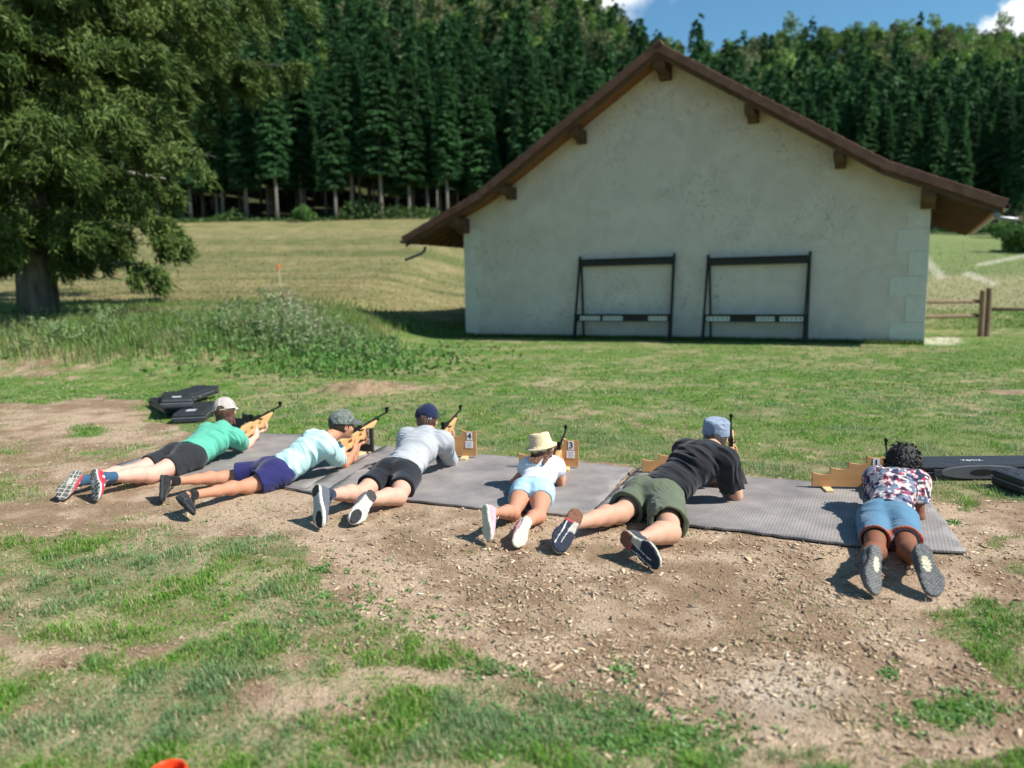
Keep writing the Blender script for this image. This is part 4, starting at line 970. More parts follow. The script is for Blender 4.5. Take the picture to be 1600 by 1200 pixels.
const = lambda *c: (lambda V: np.tile(np.array(c, float), (len(V), 1)))
# ---------------------------------------------------------------- hand
def add_hand(v, w, d, p, side, S=1.0, curl=(.5, .9, .8), spread=.10, thumb=None, fl=1.0, trig=False):
    """w wrist, d hand direction, p palm normal (the way the fingers close); side +1: thumb on the +lateral side"""
    d = unit(d); p = unit(np.asarray(p)-d*np.dot(p, d)); l = np.cross(d, p)*side
    hs = S*1.0; pe = w+d*.088*hs
    v.cone(w-d*.01, w+d*.035*hs, .023*hs, .024*hs, k=.015, flat=l, ratio=1.25)
    v.cone(w+d*.03*hs+l*.006, pe-d*.012+l*.004, .0145*hs, .0135*hs, k=.012, flat=l, ratio=2.7)
    for i, (o, ln) in enumerate(((.030, .074), (.010, .083), (-.010, .077), (-.029, .060))):
        b = pe+l*o*hs-d*(.004+.006*abs(i-1))*hs; a = 0; dd = unit(d+l*(o*spread*10)); r = .0090*hs*(1 if i < 3 else .88)
        cu = curl if not (trig and i == 0) else (.25, .35, .3)
        for j, (c, f) in enumerate(zip(cu, (.45, .30, .25))):
            a += c*(1+.06*(i-1)); e = b+(dd*math.cos(a)+p*math.sin(a))*ln*f*hs*1.15*fl
            v.cone(b, e, r, r*.92, k=.003); b = e; r *= .92
    b = w+d*.022*hs+l*.022*hs+p*.004; td = unit(d*.62+l*.62+p*.45) if thumb is None else unit(thumb)
    e = b+td*.042*hs; v.cone(b, e, .0125*hs, .0105*hs, k=.008); e2 = e+unit(td*.6+d*.5+p*.25)*.032*hs; v.cone(e, e2, .0105*hs, .009*hs, k=.003)
    v.cone(e2, e2+unit(td*.3+d*.8+p*.2)*.018*hs, .009*hs, .008*hs, k=.003)
# ---------------------------------------------------------------- person
def person(P):
    S = P['S']; g = P.get('girth', 1.0); tw = P.get('tw', .95)
    ZL = P.get('ground', 0.012)
    pel = at(*P['pelvis'], P.get('pelvis_h', .115*S)); nk = onray(*P['neck'], pel, P.get('torso', .50)*S)
    if 'neck_h' in P: nk = at(*P['neck'], P['neck_h'])
    sp = unit(nk-pel); lat = unit(np.cross(sp, v3(0, 0, 1))+v3(0, 0, P.get('roll', 0))); lat = unit(lat-sp*(lat@sp)); dor = np.cross(lat, sp)
    org = v3(pel[0], pel[1], 0)
    hw = .088*S; sw = P.get('sw', .165)*S
    hip = {'L': pel-lat*hw-sp*.02*S, 'R': pel+lat*hw-sp*.02*S}
    plat = P.get('slat', lat); sh = {'L': nk-lat*sw-sp*.045*S+v3(0, 0, P.get('shl', 0)), 'R': nk+lat*sw-sp*.045*S+v3(0, 0, P.get('shr', 0))}
    el = {s: at(*P['elbow'+s]) for s in 'LR'}
    wr = {s: np.array(P['wrist'+s], float) for s in 'LR'}
    fr = {s: foot_frame(*P['foot'+s]) for s in 'LR'}
    ank = {s: fr[s][0]+fr[s][3]*.082*fr[s][4]/.29+fr[s][1]*.058*fr[s][4]/.29 for s in 'LR'}
    kn = {}
    for s in 'LR':
        m = hip[s]*.5+ank[s]*.5
        kn[s] = at(*P['knee'+s]) if 'knee'+s in P else v3(m[0], m[1], .058*S+ZL)
    hd = at(*P['head']); F = unit(P['face']); U = unit(np.asarray(P.get('hup', (0, 0, 1)), float)-F*np.dot(P.get('hup', (0, 0, 1)), F)); R = np.cross(F, U)
    H = P.get('hs', 1.0)
    dist = lambda a, b: round(float(np.linalg.norm(a-b)), 2)
    print('PERSON', P['id'], 'pel', pel.round(2), 'nk', nk.round(2), 'hd', hd.round(2), 'nk-hd', dist(nk, hd), '| thigh', [dist(hip[s], kn[s])/S for s in 'LR'], 'shin', [dist(kn[s], ank[s])/S for s in 'LR'], 'uarm', [dist(sh[s], el[s])/S for s in 'LR'], 'farm', [dist(el[s], wr[s])/S for s in 'LR'], 'heel', [fr[s][0].round(2).tolist() for s in 'LR'])
    P['out'] = dict(sh=sh, el=el, wr=wr, hd=hd, F=F, U=U, R=R, nk=nk, sp=sp, lat=lat, ank=ank, kn=kn)
    allp = np.array([pel, nk, hd]+[d_[s] for d_ in (hip, sh, el, wr, ank, kn) for s in 'LR']); lo = allp.min(0)-.20; hi = allp.max(0)+.22; lo[2] = -.03
    h = .0055 if not QUICK else .008
    v = Vol(lo, hi, h)
    # torso
    wa = pel+sp*.16*S-v3(0, 0, .004); ch = nk-sp*.17*S
    def torso(v, gr=0.0, hips=True):
        if hips:
            v.cone(hip['L'], hip['R'], (.088*S+gr)*g, (.088*S+gr)*g, k=.05)
            for s, q in (('L', -1), ('R', 1)): v.ell(pel+lat*q*.062*S-sp*.055*S+dor*.050*S, [lat, sp, dor], ((.082*S+gr)*g, (.100*S+gr)*g, (.080*S+gr)*g), k=.035)
        v.cone(pel, wa, (.090*S+gr)*g, (.082*S+gr)*g, k=.05, flat=lat, ratio=1.42*tw)
        v.cone(wa, ch, (.082*S+gr)*g, (.094*S+gr)*g, k=.05, flat=lat, ratio=1.45*tw)
        v.cone(ch, nk-sp*.07*S, .094*S+gr, .070*S+gr, k=.05, flat=lat, ratio=1.5*tw)
        v.cone(sh['L']*.72+nk*.28, sh['R']*.72+nk*.28, .060*S+gr, None, k=.05)
        for s, q in (('L', -1), ('R', 1)): v.ell(ch+lat*q*.075*S*tw+dor*.030*S+sp*.02, [lat, sp, dor], (.072*S*tw+gr, .11*S+gr, .060*S+gr), k=.04)
        v.cone(nk-sp*.05*S, nk+(hd-nk)*.35, .062*S+gr, .052*S+gr, k=.05)
    torso(v, -.004)
    a0, a1, a2 = .050*S*P.get('armg', 1), .040*S*P.get('armg', 1), .0275*S*P.get('armg', 1)
    for s in 'LR':
        v.cone(sh[s], sh[s]*.99+el[s]*.01, .058*S, None, k=.04); v.cone(sh[s], el[s], a0, a1*.98, k=.04)
        m = el[s]*.68+wr[s]*.32; v.cone(el[s], m, a1*.96, a1*1.02, k=.015); v.cone(m, wr[s], a1*1.0, a2*.86, k=.025)
        # legs
        v.cone(hip[s], kn[s], .092*S*g, .060*S*g, k=.04); td_ = unit(kn[s]-hip[s]); tl_ = unit(np.cross(td_, v3(0, 0, 1))); v.ell(hip[s]*.62+kn[s]*.38+v3(0, 0, .008*S), [td_, tl_, np.cross(tl_, td_)], (.15*S, .076*S*g, .074*S*g), k=.04)
        sd = unit(ank[s]-kn[s]); v.cone(kn[s], kn[s]+sd*.02, .057*S*g, None, k=.03)
        c1 = kn[s]*.72+ank[s]*.28+dor*.010*S; c2 = kn[s]*.45+ank[s]*.55+dor*.004*S
        cg = P.get('calf', 1.0)
        v.cone(kn[s], c1, .052*S*g*cg, .059*S*g*cg, k=.03); v.cone(c1, c2, .059*S*g*cg, .046*S*g*cg, k=.03); v.cone(c2, ank[s], .044*S*g*cg, .033*S, k=.03)
        fx, fz = fr[s][1], fr[s][3]; v.cone(ank[s], ank[s]-fz*.035*S+fx*.01*S, .034*S, .030*S, k=.02); v.cone(ank[s]-fz*.035*S, ank[s]-fz*.045*S+fx*.10*S, .028*S, .022*S, k=.02)
    # neck and head
    v.cone(nk-sp*.02*S, hd-U*.045*H-F*.012, .056*S, .050*H, k=.03)
    E = [R, F, U]
    v.ell(hd+U*.012*H-F*.008*H, E, v3(.077, .097, .100)*H, k=.02); v.ell(hd+F*.028*H-U*.052*H, E, v3(.058, .066, .066)*H, k=.03); v.ell(hd+F*.070*H-U*.098*H, E, v3(.028, .024, .020)*H, k=.03)
    v.cone(hd+F*.088*H+U*.008*H, hd+F*.110*H-U*.030*H, .0085*H, .0125*H, k=.012); v.cone(hd+F*.084*H+U*.024*H-R*.03*H, hd+F*.084*H+U*.024*H+R*.03*H, .011*H, None, k=.015)
    for q in (-1, 1):
        v.ell(hd+F*.096*H+R*q*.031*H+U*.004*H, E, v3(.015, .012, .010)*H, k=.012, op='cut')
        v.ell(hd+R*q*.079*H-F*.004*H-U*.008*H, [unit(R*q+F*-.35), unit(F+R*q*.35), U], v3(.007, .019, .031)*H, k=.006); v.ell(hd+R*q*.086*H+F*.001*H-U*.006*H, [R, F, U], v3(.005, .009, .016)*H, k=.004, op='cut')
        v.ell(hd+F*.055*H+R*q*.040*H-U*.035*H, E, v3(.024, .028, .026)*H, k=.02)
    v.cone(hd+F*.090*H-U*.060*H-R*.018*H, hd+F*.090*H-U*.060*H+R*.018*H, .0075*H, None, k=.006); v.cone(hd+F*.098*H-U*.064*H-R*.018*H, hd+F*.098*H-U*.064*H+R*.018*H, .0025*H, None, k=.003, op='cut')
    for s in 'LR':
        hp = P['hand'+s]; add_hand(v, wr[s], hp['d'], hp['p'], hp['side'], S*P.get('hands', .98)*hp.get('k', 1), curl=hp.get('curl', (.6, .9, .7)), thumb=hp.get('thumb'), trig=hp.get('trig', False))
    body = v.build('person', P['skin'], org=org); body.location = org
    tag(body, P['label'], 'person', 'people lying prone at the shooting mats')
    # eyes
    em = mat('eye_white', (.75, .72, .70), .25, var=.03); pm = mat('eye_iris', (.05, .03, .02), .2)
    for q in (-1, 1):
        c = hd+F*.086*H+R*q*.031*H+U*.004*H-org; m = MB(); bmesh.ops.create_uvsphere(m.bm, u_segments=12, v_segments=8, radius=.0105*H, matrix=Matrix.Translation(c)); e = m.build('eye', em, body, smooth=True)
        m = MB(); bmesh.ops.create_uvsphere(m.bm, u_segments=10, v_segments=6, radius=.0055*H, matrix=Matrix.Translation(c+F*.0062*H)); m.build('iris', pm, e, smooth=True)
    # shirt
    st = P['shirt']; gr = st.get('gr', .012)
    t = v.new(); torso(t, gr, hips=False)
    t.cone(pel+sp*.02, wa, (.096*S+gr)*g, (.084*S+gr)*g, k=.05, flat=lat, ratio=1.42*tw)
    wn = unit(-sp+lat*st.get('tilt', 0)); wp = pel+sp*st.get('hem', .09)*S
    t.clip(wp, wn); t.clip(nk+(hd-nk)*.22+v3(0, 0, .0), unit((hd-nk)*.6+sp*.4), k=.006)
    t.cone(nk+(hd-nk)*.05, nk+(hd-nk)*.8, .056*S, .056*S, k=.004, op='cut')
    for s in 'LR':
        a = v.new(); f_ = st['sleeve']; e = sh[s]*(1-f_)+el[s]*f_ if f_ <= 1 else el[s]; d = unit(el[s]-sh[s]); sg = st.get('sg', .010)
        a.cone(sh[s]-d*.01, sh[s], .060*S+gr, None, k=.03); a.cone(sh[s], el[s], a0+sg+.006, a0+sg+st.get('flare', .004) if f_ <= 1 else a1+sg, k=.03)
        if f_ <= 1:
            a.clip(e, d, k=.004); a.cone(e-d*.05, e+d*.05, a0+sg-.006, a0+sg-.003+st.get('flare', .004), k=.003, op='cut')
        else:
            wq = el[s]*(2-f_)+wr[s]*(f_-1); a.cone(el[s], wq, a1+sg, a2+sg*.9, k=.03); a.cone(el[s], el[s], a1+sg*1.2, None, k=.01)
        t.add(a, k=.035)
    sm_ = st['mat']
    t.displace(folds(sp, lat, st.get('fold', .006), f1=st.get('f1', 20), seed=P['id']*7+1)); t.build('shirt', sm_, body, org=org, attr=st.get('attr'))
    # shorts
    so = P['shorts']; gr = so.get('gr', .016)
    t = v.new()
    t.cone(hip['L'], hip['R'], (.088*S+gr)*g, None, k=.05); t.cone(pel, pel+sp*.12*S, (.093*S+gr)*g, (.084*S+gr*.8)*g, k=.05, flat=lat, ratio=1.42*tw)
    for s, q in (('L', -1), ('R', 1)): t.ell(pel+lat*q*.062*S-sp*.055*S+dor*.050*S, [lat, sp, dor], ((.084*S+gr)*g, (.104*S+gr)*g, (.082*S+gr)*g), k=.03)
    t.clip(pel+sp*so.get('top', .105)*S, sp)
    hems = {}
    for s, q in (('L', -1), ('R', 1)):
        f_ = so['len']; d = unit(kn[s]-hip[s]); e = hip[s]+(kn[s]-hip[s])*f_; a = v.new(); fl_ = so.get('flare', .02)
        rh = (.092*S*(1-f_)+.062*S*f_)*g
        p0_ = hip[s]-d*.02; p1_ = hip[s]+(kn[s]-hip[s])*min(f_+.25, 1.2); r0_ = (.094*S+gr)*g; r1_ = rh+gr+fl_; Lq = np.linalg.norm(p1_-p0_); te = np.linalg.norm(e-p0_)/Lq; ro = lambda t_: r0_+(r1_-r0_)*t_
        a.cone(p0_, p1_, r0_, r1_, k=.03); a.clip(e, unit(d+lat*q*so.get('cut', .0)), k=.003)
        a.cone(e-d*.07, e+d*.05, ro(te-.07/Lq)-.022, ro(te+.05/Lq)-.001, k=.003, op='cut'); hems[s] = (e, d, rh+gr+fl_)
        t.add(a, k=.028)
    if so.get('fold', .008): 
        t.displace(folds(unit(sp), lat, so['fold'] if 'fold' in so else .008, f1=so.get('f1', 11), f2=so.get('f2', 7), seed=P['id']*5+2))
    t.build('shorts', so['mat'], body, org=org, attr=(lambda V: so['attr'](V, hems, kn, hip)) if 'attr' in so else None)
    # socks
    if P.get('sock'):
        for s in 'LR':
            u_ = unit(kn[s]-ank[s]); a = Vol(np.minimum(ank[s], ank[s]+u_*.15)-.07, np.maximum(ank[s], ank[s]+u_*.15)+.07, .004); e = ank[s]+u_*P['sock'][0]
            a.cone(ank[s]-u_*.0-fr[s][3]*.03, ank[s]+u_*.01, .039*S, .0385*S, k=.02); a.cone(ank[s]+u_*.01, e+u_*.03, .0375*S, .0415*S*(1+.6*max(0, P['sock'][0]-.05)), k=.02); a.clip(e, u_, k=.003)
            a.build('sock', P['sock'][1], body, org=org)
    for s in 'LR': make_shoe(fr[s], body, org, right=(s == 'R'), **P['shoe'])
    return body, org, v
def headwear_vol(P, m=.16):
    o = P['out']; hd, F, U, R = o['hd'], o['F'], o['U'], o['R']; H = P.get('hs', 1.0)
    return Vol(hd-m, hd+m, .004), hd, F, U, R, H
# ================================================================ mats
def build_mats():
    m = bpy.data.materials.new('ribbed_rubber'); m.use_nodes = True; t = m.node_tree; b = t.nodes['Principled BSDF']; b.inputs['Roughness'].default_value = .75; b.inputs['Specular IOR Level'].default_value = .3
    co = N(t, 'ShaderNodeTexCoord'); mp = N(t, 'ShaderNodeMapping'); mp.inputs['Rotation'].default_value = (0, 0, .45); t.links.new(co.outputs['Object'], mp.inputs[0])
    vo = N(t, 'ShaderNodeTexVoronoi'); vo.inputs['Scale'].default_value = 52; vo.inputs['Randomness'].default_value = .12; t.links.new(mp.outputs[0], vo.inputs['Vector'])
    no = N(t, 'ShaderNodeTexNoise'); no.inputs['Scale'].default_value = 3.2; no.inputs['Detail'].default_value = 9; no.inputs['Roughness'].default_value = .65; t.links.new(co.outputs['Object'], no.inputs['Vector'])
    r = N(t, 'ShaderNodeValToRGB'); e = r.color_ramp; e.elements[0].position = .3; e.elements[0].color = (.19, .175, .175, 1); e.elements[1].position = .72; e.elements[1].color = (.37, .335, .31, 1); t.links.new(no.outputs['Fac'], r.inputs[0])
    mr = N(t, 'ShaderNodeMapRange'); mr.inputs['From Min'].default_value = .15; mr.inputs['From Max'].default_value = .45; mr.inputs['To Min'].default_value = 1.06; mr.inputs['To Max'].default_value = .76; t.links.new(vo.outputs['Distance'], mr.inputs['Value'])
    mu = N(t, 'ShaderNodeVectorMath', operation='SCALE'); t.links.new(r.outputs[0], mu.inputs[0]); t.links.new(mr.outputs[0], mu.inputs['Scale']); t.links.new(mu.outputs[0], b.inputs['Base Color'])
    bp = N(t, 'ShaderNodeBump'); bp.inputs['Strength'].default_value = .5; bp.inputs['Distance'].default_value = .004; bp.invert = True; t.links.new(vo.outputs['Distance'], bp.inputs['Height']); t.links.new(bp.outputs[0], b.inputs['Normal'])
    labs = ['dark grey rubber mat under the shooter in the green shirt, leftmost', 'grey rubber mat under the shooter in the aqua shirt, darker and narrow', 'wide grey rubber mat under the grey sweater shooter and the girl in the straw hat', 'ribbed grey rubber mat shared by the man in black and the floral shirt child']
    for k, poly in enumerate(MATS):
        rs = random.Random(k+2); z0 = .007+.0022*(k % 2)+.001*k
        pts = []
        for i in range(len(poly)):
            a = at(*poly[i]); c = at(*poly[(i+1) % len(poly)]); n = max(2, int(np.linalg.norm(a-c)/.05))
            for j in range(n):
                p = a+(c-a)*j/n; pts.append((p[0]+rs.gauss(0, .0045), p[1]+rs.gauss(0, .0045)))
        xs = np.array(pts)
        # fill with a fine grid clipped to the outline so the sheet can undulate
        bm = bmesh.new(); vs = [bm.verts.new((p[0], p[1], 0)) for p in pts]; f = bm.faces.new(vs); f.normal_update()
        if f.normal.z < 0: f.normal_flip()
        lo = xs.min(0); hi = xs.max(0)
        for ax in (0, 1):
            c = lo[ax]+.12
            while c < hi[ax]:
                co_ = [0, 0, 0]; co_[ax] = c; no_ = [0, 0, 0]; no_[ax] = 1
                bmesh.ops.bisect_plane(bm, geom=bm.verts[:]+bm.edges[:]+bm.faces[:], plane_co=co_, plane_no=no_); c += .12
        r_ = bmesh.ops.extrude_face_region(bm, geom=bm.faces[:]); top = [g for g in r_['geom'] if isinstance(g, bmesh.types.BMVert)]
        topset = set(top)
        for v in bm.verts:
            x, y = v.co.x, v.co.y; w = float(vnoise(np.array(x*3.1+k), np.array(y*3.1), 4))
            w2 = .009*w*w
            v.co.z = z0+w2+(.008 if v in topset else -.004)
        bmesh.ops.recalc_face_normals(bm, faces=bm.faces)
        me = bpy.data.meshes.new('shooting_mat'); bm.to_mesh(me); bm.free(); me.materials.append(m)
        for p in me.polygons: p.use_smooth = abs(p.normal.z) > .5
        o = bpy.data.objects.new('shooting_mat', me); COL.objects.link(o); tag(o, labs[k], 'mat', 'rubber shooting mats')
build_mats()
# ================================================================ rifles
wood_m = mat('beech_stock', (.50, .29, .13), .38, var=.22, scale=3, stretch=(.6, 6, 6), bump=.08, bscale=60, col2=(.64, .38, .16), spec=.5)
steel = mat('blued_steel', (.018, .018, .020), .35, var=.2, metal=.6, spec=.5)
def sd_poly(X, Z, poly):
    d = np.full(X.shape, 1e9); s = np.ones(X.shape); n = len(poly)
    for i in range(n):
        ax, az = poly[i]; bx, bz = poly[i-1]; ex, ez = bx-ax, bz-az; wx, wz = X-ax, Z-az; t = np.clip((wx*ex+wz*ez)/(ex*ex+ez*ez), 0, 1)
        d = np.minimum(d, (wx-ex*t)**2+(wz-ez*t)**2)
        c1 = Z >= az; c2 = Z < bz; c3 = ex*wz > ez*wx; s = np.where((c1 & c2 & c3) | (~c1 & ~c2 & ~c3), -s, s)
    return s*np.sqrt(d)
def rifle_proto():
    root = empty('air_rifle')
    poly = [(0, -.022), (.0, -.150), (.012, -.155), (.10, -.132), (.20, -.118), (.262, -.128), (.300, -.165), (.345, -.160), (.352, -.118), (.40, -.098), (.47, -.118), (.52, -.112), (.70, -.045), (.735, -.028), (.74, -.012), (.37, -.012), (.30, -.016), (.27, -.004), (.10, -.006), (.07, -.022)]
    v = Vol((-.01, -.03, -.18), (.76, .03, .01), .004); X = v.ax[0][:, None]+0*v.ax[2][None, :]; Z = v.ax[2][None, :]+0*X
    d = sd_poly(X, Z, poly)
    for (cx, cz, hx, hz, a) in ((.235, -.066, .032, .016, .1), (.415, -.060, .020, .014, .05), (.09, -.078, .028, .012, .1)):
        ca, sa = math.cos(a), math.sin(a); qx = np.abs((X-cx)*ca+(Z-cz)*sa)-hx+.006; qz = np.abs(-(X-cx)*sa+(Z-cz)*ca)-hz+.006
        h_ = np.sqrt(np.maximum(qx, 0)**2+np.maximum(qz, 0)**2)+np.minimum(np.maximum(qx, qz), 0)-.006; d = np.maximum(d, -h_)
    q = np.abs(v.ax[1])-.021; r = .008; a = d[:, None, :]+r; b = (q[None, :, None]+r)
    v.D = (np.sqrt(np.maximum(a, 0)**2+np.maximum(b, 0)**2)+np.minimum(np.maximum(a, b), 0)-r).astype(np.float32)
    v.build('stock', wood_m, root)
    m = MB(); m.tube([(.33, 0, .0), (.98, 0, .0)], [.0095, .008], 12); m.build('barrel', steel, root, smooth=True, bevel=0)
    m = MB(); m.box((.37, 0, .004), (.20, .028, .030), bevel=.004); m.tube([(.36, 0, -.026), (.80, 0, -.020)], .009, 10); m.build('receiver', steel, root)
    m = MB(); m.box((.975, 0, .012), (.045, .016, .030), bevel=.003); m.tube([(.962, 0, .034), (.992, 0, .034)], .0145, 14); m.build('front_sight', steel, root)
    m = MB(); m.box((.305, 0, .030), (.030, .026, .022), bevel=.003); m.tube([(.288, 0, .044), (.296, 0, .044)], .016, 14); m.box((.31, .018, .036), (.012, .014, .012)); m.build('rear_sight', steel, root)
    m = MB(); m.tube([(.355, 0, -.094), (.365, 0, -.118), (.395, 0, -.122), (.415, 0, -.104)], .003, 6); m.tube([(.385, 0, -.085), (.379, 0, -.100), (.383, 0, -.112)], .003, 6); m.build('trigger_guard', steel, root)
    m = MB(); m.box((-.007, 0, -.088), (.014, .040, .128), bevel=.005); m.build('butt_pad', mat('black_rubber', (.02, .02, .02), .7), root)
    m = MB(); m.bar((.39, -.018, -.012), (.46, -.030, -.02), .008, .010); m.build('cocking_lever', steel, root)
    return root
RIFLE = rifle_proto(); _rifles = [RIFLE]
def copy_tree(o, parent=None):
    c = o.copy(); COL.objects.link(c); c.parent = parent
    for ch in [x for x in COL.objects if x.parent == o and x != c]: copy_tree(ch, c)
    return c
def rifle(butt, muz, label, cant=0.0, L=.99):
    """butt (px,py,h); muzzle pixel -> frame and helpers"""
    B = at(*butt); Mz = onray(muz[0], muz[1], B, L); x = unit(Mz-B); z = unit(v3(0, 0, 1)-x*x[2]); y = np.cross(z, x)
    z, y = z*math.cos(cant)+y*math.sin(cant), y*math.cos(cant)-z*math.sin(cant)
    if _rifles: r = _rifles.pop()
    else: r = copy_tree(RIFLE)
    r.matrix_world = Matrix(((x[0], y[0], z[0], B[0]), (x[1], y[1], z[1], B[1]), (x[2], y[2], z[2], B[2]), (0, 0, 0, 1)))
    tag(r, label, 'rifle', 'air rifles held by the shooters')
    print('RIFLE', B.round(2), Mz.round(2))
    P = lambda a, b, c: B+x*a+y*b+z*c
    fl = dict(wristR=P(.255, -.036, -.150), handR=dict(d=x*.75+z*.62, p=y*1.0+x*.2, side=1, curl=(.75, .95, .6), trig=True, thumb=x*.5+z*.6+y*.3),
              wristL=P(.455, .036, -.150), handL=dict(d=x*.62-y*.62+z*.08, p=z, side=-1, curl=(.75, .85, .55), thumb=x*.3+y*.45+z*.75))
    return fl, (B, x, y, z)
# ================================================================ shoe patterns (in metres of a .29 shoe)
def pat(base, zones):
    def f(V):
        x, y = V[:, 0], V[:, 1]; C = np.tile(np.array(base, float), (len(V), 1))
        for fn, col in zones: C[fn(x, y)] = col
        return C
    return f
sole_A = pat((.085, .085, .075), [(lambda x, y: (np.abs(y) < .004) | (np.abs(np.mod(x, .036)-.018) < .0032), (.42, .41, .36)), (lambda x, y: (np.abs(np.abs(y)-.022-.1*x) < .003), (.40, .38, .33)), (lambda x, y: (x > .09) & (x < .15) & (np.abs(y) < .018), (.45, .43, .38))])
up_A = lambda V: np.where((V[:, 2] > .05)[:, None] & (np.sin(V[:, 0]*70+V[:, 2]*30) > .72)[:, None], (.78, .76, .76), np.where((V[:, 2] < .04)[:, None], (.45, .05, .07), (.52, .02, .035)))
sole_C = pat((.56, .54, .48), [(lambda x, y: np.abs(np.mod(x+.010*np.sin(y*110), .011)-.0055) < .0018, (.30, .29, .26)), (lambda x, y: ((x-.235)/.055)**2+(y/.036)**2 < 1, (.018, .018, .020)), (lambda x, y: (x < .075) & (np.abs(y) < .040) & (x > -.01) & ((x-.0)/.08+np.abs(y)*3 < .95), (.045, .045, .045))])
sole_D = pat((.66, .60, .48), [(lambda x, y: (np.abs(np.mod(x, .016)-.008) < .0018) | (np.abs(np.mod(y+.006, .013)-.0065) < .0015), (.50, .45, .35))])
sole_E = pat((.014, .020, .038), [(lambda x, y: x < .082, (.20, .085, .045)), (lambda x, y: (x > .082) & (x < .094) & (y > -.02), (.45, .05, .05)), (lambda x, y: (x > .084) & (x < .150) & (y < .002+(x-.15)*.2), (.45, .41, .34)),
        (lambda x, y: (x > .12) & (x < .235) & (np.abs(y+.012-.03*np.sin((x-.12)*14)*.5) < .0022), (.62, .62, .60)), (lambda x, y: (x > .135) & (x < .25) & (np.abs(y-.018-.014*np.sin((x-.12)*13)) < .0022), (.62, .62, .60)), (lambda x, y: (x > .10) & (x < .17) & (np.abs(y-.026) < .0018), (.62, .62, .60)),
        (lambda x, y: (x < .075) & (np.mod(np.hypot(x-.04, y), .011) < .0028), (.12, .05, .03))])
sole_F = pat((.105, .105, .105), [(lambda x, y: (np.sin(x*330)*np.sin(y*330) > .72), (.34, .34, .32)), (lambda x, y: ((x-.118)/.045)**2+((y-.002)/(.020+.006*np.sin(x*330)))**2 < 1, (.58, .53, .38)), (lambda x, y: (np.abs(np.mod(x, .012)-.006) < .0016) & (np.abs(y) > .02), (.06, .06, .06))])
black_sole = pat((.028, .028, .030), [(lambda x, y: (np.abs(np.mod(x+.3*np.abs(y), .013)-.0065) < .002), (.045, .045, .048))])
# ================================================================ headwear and hair
def hair_mat(name, col, col2): return mat(name, col, .55, var=.3, scale=30, stretch=(1.5, 1.5, .35), bump=1.2, bscale=60, col2=col2, spec=.4)
def hair_cap(P, org, body, m, grow=.010, front=.35, low=.07, amp=.004, name='hair', extra=None, seed=1, f=55.):
    v, hd, F, U, R, H = headwear_vol(P, .24 if extra else .17); E = [R, F, U]
    v.ell(hd+U*.014*H-F*.012*H, E, (v3(.077, .097, .100)+grow)*H, k=.01)
    v.clip(hd+F*front*.1*H, F*.85-U*.25+v3(0, 0, 0), k=.01); v.clip(hd-U*low*H, -U*.9+F*.25, k=.01)
    if extra: extra(v, hd, F, U, R, H)
    v.displace(lambda p: amp*(vnoise3(np.stack([(p-hd)@R*f, (p-hd)@U*f*.25, (p-hd)@F*f], -1)+50, seed)*2-1), band=.03)
    return v.build(name, m, body, org=org)
def baseball_cap(P, org, body, m, visor_m=None, label=None, arch=True, size=1.0, attr=None, visor=True, high=.0, turn=0.0):
    v, hd, F, U, R, H = headwear_vol(P, .17)
    F2 = unit(F+R*turn); R2 = np.cross(F2, U); E = [R2, F2, U]; H = H*size
    v.ell(hd+U*(.022+high)*H-F2*.004, E, v3(.091, .109, .096)*H, k=.01); v.cone(hd+U*.062*H-F2*.03, hd+U*.066*H+F2*.03*H, .050*H, None, k=.05)
    n = unit(-U-F2*.10); v.clip(hd+U*.018*H, n, k=.003)
    v.ell(hd+U*.012*H-F2*.004, E, v3(.085, .103, .094)*H, k=.002, op='cut')
    if arch: v.ell(hd-F2*.105*H+U*.026*H, E, v3(.036, .045, .034)*H, k=.004, op='cut')
    cap = v.build('cap', m, body, org=org, attr=(lambda V: attr(V, hd, R2, F2, U, H)) if attr else None)
    mb = MB(); mb.tube([hd-org+U*.124*H, hd-org+U*.128*H], .009, 10); mb.build('button', visor_m or m, cap, smooth=True)
    if arch:
        pts = [hd-org+(F2*-math.cos(a)*.106+R2*math.sin(a)*.088)*H+U*(.024)*H for a in (-.42, -.2, 0, .2, .42)]; mb = MB()
        for a, b in zip(pts[:-1], pts[1:]): mb.bar(a, b, .004, .016, up=tuple(U))
        mb.build('strap', visor_m or m, cap)
    if visor:
        w, _, _, _, _, _ = headwear_vol(P, .24); c = hd+F2*.095*H+U*.022*H
        w.ell(c-U*.022*H, [R2, F2, U], v3(.078, .090, .034)*H, k=.002); w.ell(c-U*.030*H, [R2, F2, U], v3(.080, .094, .034)*H, k=.002, op='cut'); w.ell(hd+U*.012*H, E, v3(.084, .103, .10)*H, k=.002, op='cut'); w.clip(hd+F2*.045*H, -F2); w.clip(c-U*.021*H, -U)
        w.build('visor', visor_m or m, cap, org=org)
    return cap
SHP = []
